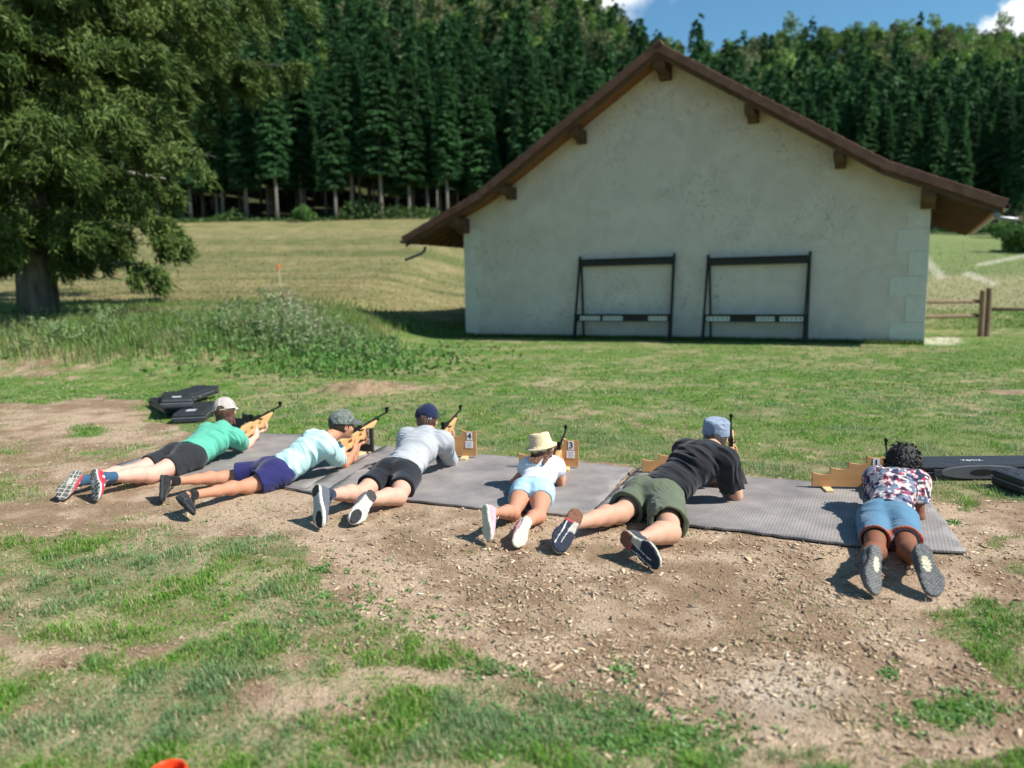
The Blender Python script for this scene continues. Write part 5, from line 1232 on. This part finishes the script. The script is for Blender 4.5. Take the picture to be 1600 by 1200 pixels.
# ================================================================ the six shooters
def build_people():
    # ---- A green shirt
    fl, rf = rifle((372, 668, .235), (439, 634), 'air rifle of light wood aimed by the shooter in the green shirt', cant=.05)
    P = dict(id=1, S=.97, label='person in green t-shirt and black shorts with beige cap, leftmost shooter', skin=skin('skin_fair', (.60, .37, .29)), pelvis=(290, 714), neck=(351, 676), torso=.49, head=(352, 644, .40), face=rf[1]*.9+rf[2]*.12-v3(0, 0, .10), hup=(-.15, -.1, 1),
             elbowL=(372, 692, .035), elbowR=(383, 698, .04), footL=((93, 779), (121, 733), .27, (.02, .95, .25)), footR=((149, 781), (143, 734), .27, (.22, .95, .1)), shl=.02, shr=-.02, **fl,
             shirt=dict(mat=fabric('green_cotton', (.10, .42, .29)), sleeve=.52, hem=.06, fold=.010, f1=30), shorts=dict(mat=fabric('black_jersey', (.022, .023, .027), sc=5), len=.60, gr=.010, flare=.004, fold=.004),
             sock=(.10, fabric('blue_sock', (.035, .09, .16))), shoe=dict(solecol=sole_A, upcol=up_A, mid=const(.62, .60, .58), laces=mat('white_lace', (.5, .48, .46), .8)), girth=1.03)
    body, org, _ = person(P); SHP.append(P)
    hm = hair_mat('brown_hair', (.045, .018, .012), (.12, .05, .03))
    def lock(v, hd, F, U, R, H):
        for i in range(16):
            a = -1.35+i*.18; b = hd-F*(.082*math.cos(a))*H+R*(.074*math.sin(a))*H-U*.030*H; e = b-U*(.070+.02*math.sin(i*2.3))*H-F*.02*H+R*.01*math.sin(i*5); v.cone(b, e, .015*H, .010*H, k=.006)
    hair_cap(P, org, body, hm, grow=.009, low=.05, extra=lock, seed=3)
    def capA(V, hd, R, F, U, H):
        q = V-hd; a = np.arctan2(q@R, q@F); seam = np.abs(np.mod(a+math.pi/6, math.pi/3)-math.pi/6) < .07; low = (q@U) < .034*H
        C = np.tile(v3(.42, .36, .33), (len(V), 1)); C[seam | low] = (.60, .55, .49); return C
    baseball_cap(P, org, body, fabric('trucker_cap', (1, 1, 1), attr='Col', bump=.7), fabric('beige_cloth', (.60, .55, .49)), attr=capA, size=1.08)
    # ---- B aqua shirt
    fl, rf = rifle((520, 692, .215), (606, 643), 'air rifle of light wood aimed by the child in the aqua shirt', cant=.05)
    P = dict(id=2, S=.86, label='child in pale aqua t-shirt and navy shorts with grey green cap, second from left', skin=skin('skin_tan', (.46, .23, .14)), pelvis=(432, 738), neck=(506, 690), torso=.50, head=(534, 664, .385), face=rf[1]*.85-rf[2]*.35-v3(0, 0, .12)+v3(.22, 0, 0), hup=(-.1, -.15, 1),
             elbowL=(550, 718, .03), elbowR=(538, 727, .035), footL=((249, 784), (250, 744), .25, (.62, .7, .1)), footR=((300, 803), (275, 781), .25, (.7, .5, .45), .06), kneeL=(352, 747, .06), kneeR=(388, 760, .055), shl=.02, shr=-.01, **fl,
             shirt=dict(mat=fabric('aqua_cotton', (.46, .70, .68)), sleeve=.62, hem=.05, fold=.009, f1=23, gr=.014, flare=.012, sg=.014), shorts=dict(mat=fabric('navy_cloth', (.022, .022, .10), sc=5), len=.72, gr=.018, flare=.018, fold=.008),
             sock=(.06, fabric('black_sock', (.012, .012, .014))), shoe=dict(solecol=black_sole, upcol=const(.020, .020, .022), mid=const(.03, .03, .033), laces=mat('black_lace', (.02, .02, .02), .8)), calf=.92, hs=.96)
    body, org, _ = person(P); SHP.append(P)
    hair_cap(P, org, body, hair_mat('dark_hair', (.02, .010, .007), (.06, .03, .02)), grow=.005, low=.05, amp=.003)
    def capB(V, hd, R, F, U, H):
        n = vnoise3(V*38+5, 3); n2 = vnoise3(V*60, 8); C = np.tile(v3(.13, .15, .13), (len(V), 1)); C[n > .55] = (.075, .095, .08); C[(n2 > .62)] = (.19, .21, .195); return C
    baseball_cap(P, org, body, fabric('camo_cap', (1, 1, 1), attr='Col', bump=.8), fabric('grey_visor', (.10, .105, .11)), attr=capB, size=1.04)
    # ---- C grey sweater
    fl, rf = rifle((679, 684, .235), (720, 640), 'air rifle of light wood aimed by the shooter in the grey sweater', cant=0)
    P = dict(id=3, S=.98, label='person in light grey long sleeved top and black shorts with navy cap, third from left', skin=skin('skin_light', (.56, .34, .25)), pelvis=(622, 740), neck=(668, 684), torso=.51, head=(667, 656, .415), face=rf[1]*.95-v3(0, 0, .10), hup=(0, -.12, 1),
             elbowL=(626, 716, .045), elbowR=(704, 721, .045), footL=((500, 824), (491, 758), .29, (.55, .8, 0)), footR=((549, 816), (586, 768), .29, (.0, .95, .2), .045), kneeR=(622, 776, .065), sw=.162, tw=.86, girth=.95, shl=.01, shr=-.0, **fl,
             shirt=dict(mat=fabric('grey_marl', (.40, .41, .43), var=.05, sc=200), sleeve=1.88, hem=.05, fold=.011, f1=24, gr=.014), shorts=dict(mat=fabric('black_cloth', (.014, .015, .020), sc=5), len=.66, gr=.012, flare=.004, fold=.006),
             sock=(.055, fabric('navy_sock', (.02, .03, .055))), shoe=dict(solecol=sole_C, upcol=const(.10, .11, .13), mid=const(.66, .64, .58), laces=mat('grey_lace', (.3, .3, .32), .8)))
    body, org, _ = person(P); SHP.append(P)
    hair_cap(P, org, body, hair_mat('short_brown_hair', (.05, .025, .018), (.13, .07, .045)), grow=.006, low=.075)
    navy = fabric('navy_cap', (.010, .016, .050))
    cap = baseball_cap(P, org, body, navy, navy, size=1.04)
    hd, F, U, R = (P['out'][k] for k in ('hd', 'F', 'U', 'R')); m = MB()
    for i, o_ in enumerate((-.022, -.008, .010)): c = hd-org-F*.102+R*(.050+o_)*1.0+U*.028; m.bar(c-U*(.006+.002*(i % 2)), c+U*.006+R*.003*(i-1), .007, .003, up=tuple(F))
    m.build('emblem', mat('white_thread', (.75, .75, .78), .7), cap)
    # ---- D girl in straw hat
    fl, rf = rifle((868, 716, .175), (884, 672), 'air rifle aimed by the girl in the straw hat', cant=0)
    P = dict(id=4, S=.76, label='girl in white top and pale blue denim shorts with straw hat', skin=skin('skin_warm', (.47, .235, .15)), pelvis=(833, 768), neck=(849, 727), torso=.50, head=(847, 705, .29), face=rf[1]*.9-v3(0, 0, .12), hup=(0, -.2, 1),
             elbowL=(803, 754, .03), elbowR=(876, 757, .03), footL=((763, 846), (755, 788), .225, (.72, .68, 0)), footR=((806, 853), (829, 808), .225, (.05, .95, .2)), kneeL=(801, 802, .05), kneeR=(841, 806, .05), sw=.130, tw=.80, **fl,
             shirt=dict(mat=fabric('white_cotton', (.70, .70, .74)), sleeve=.22, hem=.07, fold=.011, f1=30, gr=.012, flare=.006), shorts=dict(mat=fabric('pale_denim', (.36, .56, .66), var=.12, sc=30), len=.36, gr=.013, flare=.003, fold=.006, f1=14),
             shoe=dict(solecol=sole_D, upcol=const(.72, .34, .38), mid=const(.74, .71, .64), laces=mat('pink_lace', (.7, .5, .5), .8), rough=.6), calf=.95, hs=.93, girth=.94)
    body, org, _ = person(P); SHP.append(P)
    hm = hair_mat('long_brown_hair', (.065, .028, .018), (.20, .10, .06)); nk = P['out']['nk']; sp = P['out']['sp']; dor = np.cross(P['out']['lat'], sp)
    def lockD(v, hd, F, U, R, H):
        for i in range(26):
            a = -1.3+i*.105; b = hd-F*(.080*math.cos(a))*H+R*(.074*math.sin(a))*H-U*.010*H; q = nk+dor*.104+R*(.062*math.sin(a)+.015*math.sin(i*3))+sp*(-.01-.05*abs(math.sin(i*2.1)))
            m_ = b*.4+q*.6+dor*.035+U*.012; e = q-sp*(.05+.085*abs(math.sin(i*1.7)))+dor*.006+R*.015*math.sin(i*2.7); v.cone(b, m_, .015, .0125, k=.006); v.cone(m_, q, .014, .012, k=.006); v.cone(q, e, .012, .005, k=.005)
    hair_cap(P, org, body, hm, grow=.004, low=.085, extra=lockD, seed=5)
    v, hd, F, U, R, H = headwear_vol(P, .20); U2 = unit(U-R*.22-F*.10); F2 = unit(F-U2*(F@U2)); R2 = np.cross(F2, U2); E = [R2, F2, U2]; c = hd+U2*.030
    v.cone(c+U2*.0, c+U2*.080, .089, .075, k=.02, flat=F2, ratio=1.15); v.clip(c+U2*.105, U2+F2*.18, k=.02); v.cone(c+U2*.125-F2*.05, c+U2*.120+F2*.07, .014, None, k=.03, op='cut')
    b = v.new(); b.ell(c+U2*.004, E, (.115, .130, .019), k=.005); b.ell(c-U2*.010, E, (.119, .134, .020), k=.003, op='cut'); v.add(b, k=.014); v.ell(c-U2*.035, E, (.077, .092, .09), k=.003, op='cut')
    v.displace(lambda p: .0012*np.sin((p-c)@U2*520)+.0010*np.sin(np.arctan2((p-c)@R2, (p-c)@F2)*60))
    hat = v.build('straw_hat', mat('woven_straw', (.66, .50, .29), .8, var=.2, scale=60, bump=.8, bscale=200, col2=(.82, .68, .45)), body, org=org)
    # ---- E man in black shirt
    fl, rf = rifle((1143, 716, .245), (1142, 655), 'air rifle of light wood aimed by the man in the black t-shirt', cant=0)
    P = dict(id=5, S=1.0, label='man in black t-shirt and olive green shorts with blue grey cap, lying with legs spread', skin=skin('skin_hairy', (.50, .30, .21)), pelvis=(1026, 776), neck=(1108, 706), torso=.55, head=(1118, 682, .40), face=rf[1]*.9-v3(0, 0, .12), hup=(.05, -.15, 1),
             elbowL=(1118, 752, .04), elbowR=(1150, 775, .045), footL=((871, 861), (904, 795), .30, (.30, .93, .1)), footR=((1029, 884), (968, 836), .31, (.22, .97, .12), .05), kneeL=(968, 803, .07), kneeR=(1046, 832, .075), sw=.165, tw=.86, armg=1.10, shl=.0, shr=-.015, **fl,
             shirt=dict(mat=fabric('black_cotton', (.018, .018, .022), sc=6), sleeve=.66, hem=.04, fold=.013, f1=18, gr=.016, flare=.014, sg=.016), shorts=dict(mat=fabric('olive_cloth', (.105, .125, .078), sc=5), len=.74, gr=.019, flare=.020, fold=.009, f1=12),
             shoe=dict(solecol=sole_E, upcol=const(.05, .055, .07), mid=const(.50, .46, .38), laces=mat('tan_lace', (.35, .3, .22), .8), collar=.070), girth=.98, calf=1.03)
    body, org, _ = person(P); SHP.append(P)
    hair_cap(P, org, body, hair_mat('cropped_hair', (.05, .042, .036), (.13, .11, .09)), grow=.003, low=.055, amp=.0015)
    v, hd, F, U, R, H = headwear_vol(P, .18); E = [R, F, U]; c = hd+U*.035
    v.cone(c, c+U*.065, .090, .086, k=.01, flat=F, ratio=1.17); v.clip(c+U*.086, U-F*.12, k=.03); v.clip(c-U*.018, -U-F*.12, k=.004); v.ell(c-U*.02, E, (.080, .098, .074), k=.003, op='cut')
    v.cone(c-F*.10+U*.0, c-F*.10+U*.001, .026, None, k=.004, op='cut') if False else None
    v.displace(folds(U, R, .004, f1=26, f2=20, seed=12)); cp = v.build('cap', fabric('blue_grey_cloth', (.24, .29, .38), var=.15, sc=20, bump=.6), body, org=org)
    m = MB(); pts = [hd-org+(-F*math.cos(a)*.1075+R*math.sin(a)*.0925)+U*.030-F*.0 for a in np.linspace(-1.5, 1.5, 17)]
    for a_, b_ in zip(pts[:-1], pts[1:]): m.bar(a_, b_, .004, .024, up=tuple(U))
    m.build('hat_band', fabric('band_cloth', (.20, .245, .33)), cp)
    w, *_ = headwear_vol(P, .22); w.ell(c+F*.09-U*.02, E, (.075, .070, .010), k=.002); w.clip(c+F*.06, -F); w.build('visor', fabric('blue_visor', (.22, .27, .36)), cp, org=org)
    m = MB(); pts = [hd-org+R*.084*1+F*t+U*.006 for t in (-.005, .04, .09)]; m.tube(pts, .003, 6); pts = [hd-org-R*.084+F*t+U*.006 for t in (-.005, .04, .09)]; m.tube(pts, .003, 6)
    g = m.build('glasses', mat('black_plastic', (.015, .015, .015), .3), body)
    m = MB(); m.tube([hd-org+R*.032+F*.104+U*.004, hd-org+R*.032+F*.107+U*.004], .021, 14); m.build('lens', mat('dark_lens', (.02, .02, .025), .1), g); m = MB(); m.tube([hd-org-R*.032+F*.104+U*.004, hd-org-R*.032+F*.107+U*.004], .021, 14); m.build('lens', bpy.data.materials['dark_lens'], g)
    # ---- F child in floral shirt
    fl, rf = rifle((1392, 748, .195), (1384, 694), 'air rifle hidden in front of the child in the floral shirt, only its sight showing', cant=0)
    P = dict(id=6, S=.80, label='child in floral t-shirt and blue shorts with dark curly hair, rightmost shooter', skin=skin('skin_dark', (.20, .085, .045)), pelvis=(1387, 810), neck=(1402, 748), torso=.52, head=(1411, 722, .335), face=rf[1]*.95-v3(0, 0, .12), hup=(0, -.15, 1),
             elbowL=(1371, 800, .03), elbowR=(1436, 808, .035), footL=((1367, 928), (1372, 852), .275, (.0, .95, .15)), footR=((1461, 931), (1440, 848), .275, (.16, .93, .15)), kneeL=(1368, 862, .055), kneeR=(1419, 862, .055), sw=.145, tw=.80, **fl,
             shirt=dict(mat=fabric('floral_print', (1, 1, 1), attr='Col', bump=.4), sleeve=.50, hem=.06, fold=.011, f1=24, gr=.014, flare=.014, sg=.014), shorts=dict(mat=fabric('steel_blue_cloth', (1, 1, 1), attr='Col', sc=5), len=.66, gr=.013, flare=.004, fold=.008, f1=16),
             shoe=dict(solecol=sole_F, upcol=const(.10, .10, .105), mid=const(.16, .16, .155), laces=mat('dark_lace', (.05, .05, .05), .8)), hs=.98, girth=1.0)
    def floral(V):
        q = V*np.array([1, 1, 1]); n1 = vnoise3(q*42+3, 1); n2 = vnoise3(q*36+9, 2); n3 = vnoise3(q*60+4, 3); n4 = vnoise3(q*30+7, 4)
        C = np.tile(v3(.030, .035, .075), (len(V), 1)); C[n1 > .53] = (.52, .28, .29); C[(n1 > .63)] = (.66, .55, .53); C[(n2 > .64) & (n3 > .40)] = (.42, .05, .09); C[(n4 > .66)] = (.16, .20, .28); C[(n3 > .74)] = (.78, .70, .68); return C
    P['shirt']['attr'] = floral
    def trim(V, hems, kn, hip):
        C = np.tile(v3(.085, .19, .29), (len(V), 1))
        for s in 'LR':
            e, d, r = hems[s]; q = V-e; a = q@d; rad = np.linalg.norm(q-a[:, None]*d, axis=1); C[(a > -.004) & (rad > r-.007) & (rad < r+.03)] = (.34, .095, .06)
        return C
    P['shorts']['attr'] = trim
    body, org, _ = person(P); SHP.append(P)
    hm = hair_mat('black_curly_hair', (.006, .005, .005), (.030, .022, .020))
    def curls(v, hd, F, U, R, H):
        rg = np.random.default_rng(4)
        for i in range(620):
            u = unit(rg.normal(0, 1, 3)); q = u[0]*R+u[1]*F+u[2]*U
            if u[1] > .45 and u[2] < .6: continue
            if u[2] < -.55: continue
            b = hd+U*.010+(R*u[0]*.086+F*u[1]*.100+U*u[2]*.104)*H; t = unit(q*.45-U*.6+rg.normal(0, .45, 3)); e = b+t*.020; e2 = e+unit(t+rg.normal(0, .8, 3)-U*.3)*.014
            v.cone(b, e, .0075, .0065, k=.002); v.cone(e, e2, .0065, .004, k=.002)
    hair_cap(P, org, body, hm, grow=.008, low=.06, extra=curls, amp=.003)
build_people()
# ================================================================ numbered step rests, cases, cone
def text_mesh(txt, size, name, m, parent, loc, rot, ex=.0008):
    c = bpy.data.curves.new('lettering', 'FONT'); c.body = txt; c.size = size; c.extrude = ex; c.align_x = 'CENTER'; c.align_y = 'CENTER'; c.offset = .0008
    o = bpy.data.objects.new('lettering', c); COL.objects.link(o); dg = bpy.context.evaluated_depsgraph_get(); me = bpy.data.meshes.new_from_object(o.evaluated_get(dg)); bpy.data.objects.remove(o)
    me.materials.clear(); me.materials.append(m); t = bpy.data.objects.new(name, me); COL.objects.link(t); t.parent = parent; t.location = loc; t.rotation_euler = rot; return t
def build_rests():
    bw = mat('birch_ply', (.40, .215, .085), .6, var=.16, scale=4, stretch=(1, 1, 5), bump=.1, bscale=50, col2=(.50, .28, .12)); ply = mat('pale_wood_foot', (.60, .44, .23), .7, var=.15, scale=6, stretch=(1, 6, 6))
    dk = mat('shade_dark_board', (.03, .035, .035), .6, var=.2); wl = mat('white_label', (.72, .72, .74), .5, var=.04); ink = mat('navy_ink', (.012, .014, .05), .5); fa = mat('faint_print', (.40, .43, .55), .6)  # near-black board colour is painted shade on rests turned from the sun
    # (left foot px, right foot px, digit, label, board material, turn)
    spec = [((1268, 764), (1380, 766), '1', 'birch step rest number 1 beside the child in the floral shirt', bw), ((1003, 741), (1106, 742), '2', 'birch step rest half hidden behind the man in the black t-shirt', bw),
            ((811, 731), (904, 733), '3', 'birch step rest number 3 behind the girl in the straw hat', bw), ((654, 714), (745, 716), '4', 'birch step rest number 4 beside the grey sweater shooter', bw),
            ((520, 704), (584, 710), '5', 'step rest painted dark as shade, behind the hands of the child in the aqua shirt', dk), ((335, 680), (396, 684), '6', 'step rest mostly hidden behind the shooter in the green shirt', dk)]
    for (l, r, dg, lab, m) in spec:
        a = at(*l, .014); b = at(*r, .014)
        if dg == '5': a = b+unit(v3(-.87, .5, 0))*.50
        if dg == '6': a = b+unit(v3(-.9, .42, 0))*.50
        d = unit(b-a); W = .50; L_ = float(np.linalg.norm(b-a)); W = L_ if abs(L_-.5) < .08 else .5
        root = empty('step_rest', (b-d*W)[:3], math.atan2(d[1], d[0])); tag(root, lab, 'rifle rest', 'stepped wooden rifle rests')
        pts = [(0, 0), (W, 0)]; n = 4; hs = [.100, .138, .178, .222]
        for i in range(n-1, -1, -1):
            x1 = W*(i+1)/n; x0 = W*i/n; dip = .014
            for t in np.linspace(0, 1, 9):
                x = x1+(x0-x1)*t; pts.append((x-(1e-4 if t == 0 else 0), hs[i]-dip*math.sin(math.pi*(.10+.90*t))**1.0*(1 if t < 1 else 0)+.004*(t > .95)))
        clean = []
        for p in pts:
            if not clean or math.hypot(p[0]-clean[-1][0], p[1]-clean[-1][1]) > .0012: clean.append(p)
        mb = MB(); mb.prism([(p[0], p[1]+.022) for p in clean], -.011, .011); mb.build('board', m, root, bevel=.0015)
        for xx in (.095, W-.095):
            mb = MB(); mb.box((xx, -.035, .008), (.055, .17, .028), bevel=.003); mb.build('foot', ply, root)
        mb = MB(); mb.box((W-.058, -.0128, .192), (.046, .0025, .068), bevel=.0008); o = mb.build('number_plate', wl if dg != '6' else dk, root)
        if dg != '6': text_mesh(dg, .072, 'digit', ink, o, (W-.058, -.0148, .192), (math.pi/2, 0, 0))
        mb = MB(); mb.box((W-.062, -.0128, .120), (.066, .0025, .060), bevel=.0008); o = mb.build('label_plate', wl, root)
        mb = MB()
        for k in range(4): mb.box((W-.062, -.0146, .138-k*.012), (.046-.008*(k % 2), .0008, .004))
        mb.build('print', fa, o)
build_rests()
def case_proto():
    shell = mat('black_case_plastic', (.026, .028, .034), .42, var=.2, scale=20, bump=.25, bscale=300, spec=.5); lat = mat('case_latch', (.05, .052, .058), .35); met = mat('case_edge_rail', (.22, .24, .27), .3, metal=.5)
    root = empty('rifle_case'); W, L, H = .34, .98, .115
    m = MB(); m.box((0, 0, H*.27), (W, L, H*.50), bevel=.022); m.build('lower_shell', shell, root)
    m = MB(); m.box((0, 0, H*.765), (W, L, H*.45), bevel=.026)
    for x in (-.11, 0, .11): m.box((x, 0, H*.985), (.06, L*.86, .008), bevel=.003)
    m.build('upper_shell', shell, root)
    m = MB(); m.box((0, 0, H*.53), (W+.008, L+.008, .010), bevel=.003); m.build('seam_rail', met, root)
    for y in (-.42, .42):
        m = MB(); m.box((W/2+.006, y, H*.52), (.014, .07, .05), bevel=.004); m.build('latch', lat, root)
        m = MB(); m.box((-W/2-.006, y, H*.52), (.012, .09, .03), bevel=.004); m.build('hinge', lat, root)
    m = MB(); m.tube([(W/2, -.08, H*.45), (W/2+.045, -.07, H*.45), (W/2+.045, .07, H*.45), (W/2, .08, H*.45)], .011, 8); m.build('handle', lat, root, smooth=True)
    m = MB(); m.box((0, -.30, H+.0075), (.10, .13, .002)); m.build('sticker', mat('pale_sticker', (.45, .48, .52), .5, var=.4, scale=30), root)
    return root
CASE = case_proto()
def place_case(px, py, h, rz, label, tilt=(0, 0), first=[True]):
    o = CASE if first[0] else copy_tree(CASE); first[0] = False
    p = at(px, py, h); g = float(terrain(np.array(p[0]), np.array(p[1]))) if h == 0 else 0
    o.location = (p[0], p[1], h+g+.004); o.rotation_euler = (tilt[0], tilt[1], rz); tag(o, label, 'rifle case', 'black hard rifle cases'); return o
place_case(268, 641, .0, .62, 'black rifle case at the bottom of the left pile, mostly under the others')
place_case(277, 632, .108, .40, 'black rifle case with pale sticker lying on top of the left pile', tilt=(-.02, .03))
place_case(308, 651, 0, .20, 'black rifle case on the grass just behind the beige cap')
place_case(294, 625, .04, -.18, 'black rifle case sticking out behind the left pile to the right', tilt=(.05, .02))
place_case(262, 634, .0, .85, 'end of a black case lying crosswise at the right picture edge')
for o in COL.objects:
    if o.get('label') == 'end of a black case lying crosswise at the right picture edge': o.location = (3.90, 5.20, .012); o.rotation_euler = (0, 0, math.pi/2+.04)
def long_case():
    shell = bpy.data.materials['black_case_plastic']; hi = mat('case_grey_panel', (.085, .088, .098), .45, var=.1); dk = mat('case_recess', (.004, .004, .005), .8)
    a = at(1438, 752, 0); a[2] = float(terrain(np.array(a[0]), np.array(a[1]))); root = empty('long_rifle_case', tuple(a), -.02); tag(root, 'long black rifle case with white lettering and oval handle lying beside the curly haired child', 'rifle case', 'black hard rifle cases')
    L, W, H = 1.28, .30, .125
    m = MB(); m.box((L/2, W/2, H*.25), (L, W, H*.46), bevel=.02); m.build('lower_shell', shell, root)
    m = MB(); m.box((L/2, W/2+.012, H*.75), (L, W-.024, H*.48), bevel=.028); m.build('upper_shell', shell, root)
    # pale lens-shaped panel round an oval hand hole on the near long side
    m = MB(); n = 28; out = [(.44+.30*math.cos(2*math.pi*k/n), H*.50+.050*math.sin(2*math.pi*k/n)) for k in range(n)]; m.prism(out, -.010, .02); m.build('handle_panel', hi, root, bevel=.003)
    m = MB(); out = [(.44+.085*math.cos(2*math.pi*k/n), H*.52+.022*math.sin(2*math.pi*k/n)) for k in range(n)]; m.prism(out, -.0125, -.0105); m.build('hand_hole', dk, root)
    text_mesh('TZMVA', .046, 'lettering', mat('white_print', (.75, .75, .76), .5), root, (.43, .115, H*.99+.0025), (0, 0, 0))
    for x in (.12, .78, 1.1):
        m = MB(); m.box((x, -.006, H*.5), (.06, .014, .05), bevel=.004); m.build('latch', shell, root)
long_case()
def cone():
    p = at(262, 1204, .13); z = float(terrain(np.array(p[0]), np.array(p[1]))); root = empty('marker_cone', (p[0], p[1], z)); tag(root, 'red orange plastic marker cone with an open top at the bottom edge', 'cone')
    m_ = mat('red_orange_plastic', (.80, .06, .012), .35, var=.08, spec=.5); prof = [(.105, 0), (.10, .008), (.085, .012), (.05, .128), (.048, .132), (.044, .128), (.078, .012)]; V = []; F = []; n = 40
    for r, z_ in prof: V += [(r*math.cos(2*math.pi*k/n), r*math.sin(2*math.pi*k/n), z_) for k in range(n)]
    for i in range(len(prof)-1): F += [(i*n+k, i*n+(k+1) % n, (i+1)*n+(k+1) % n, (i+1)*n+k) for k in range(n)]
    mesh_np('cone_body', V, [np.array(F)], m_, parent=root, smooth=True)
cone()
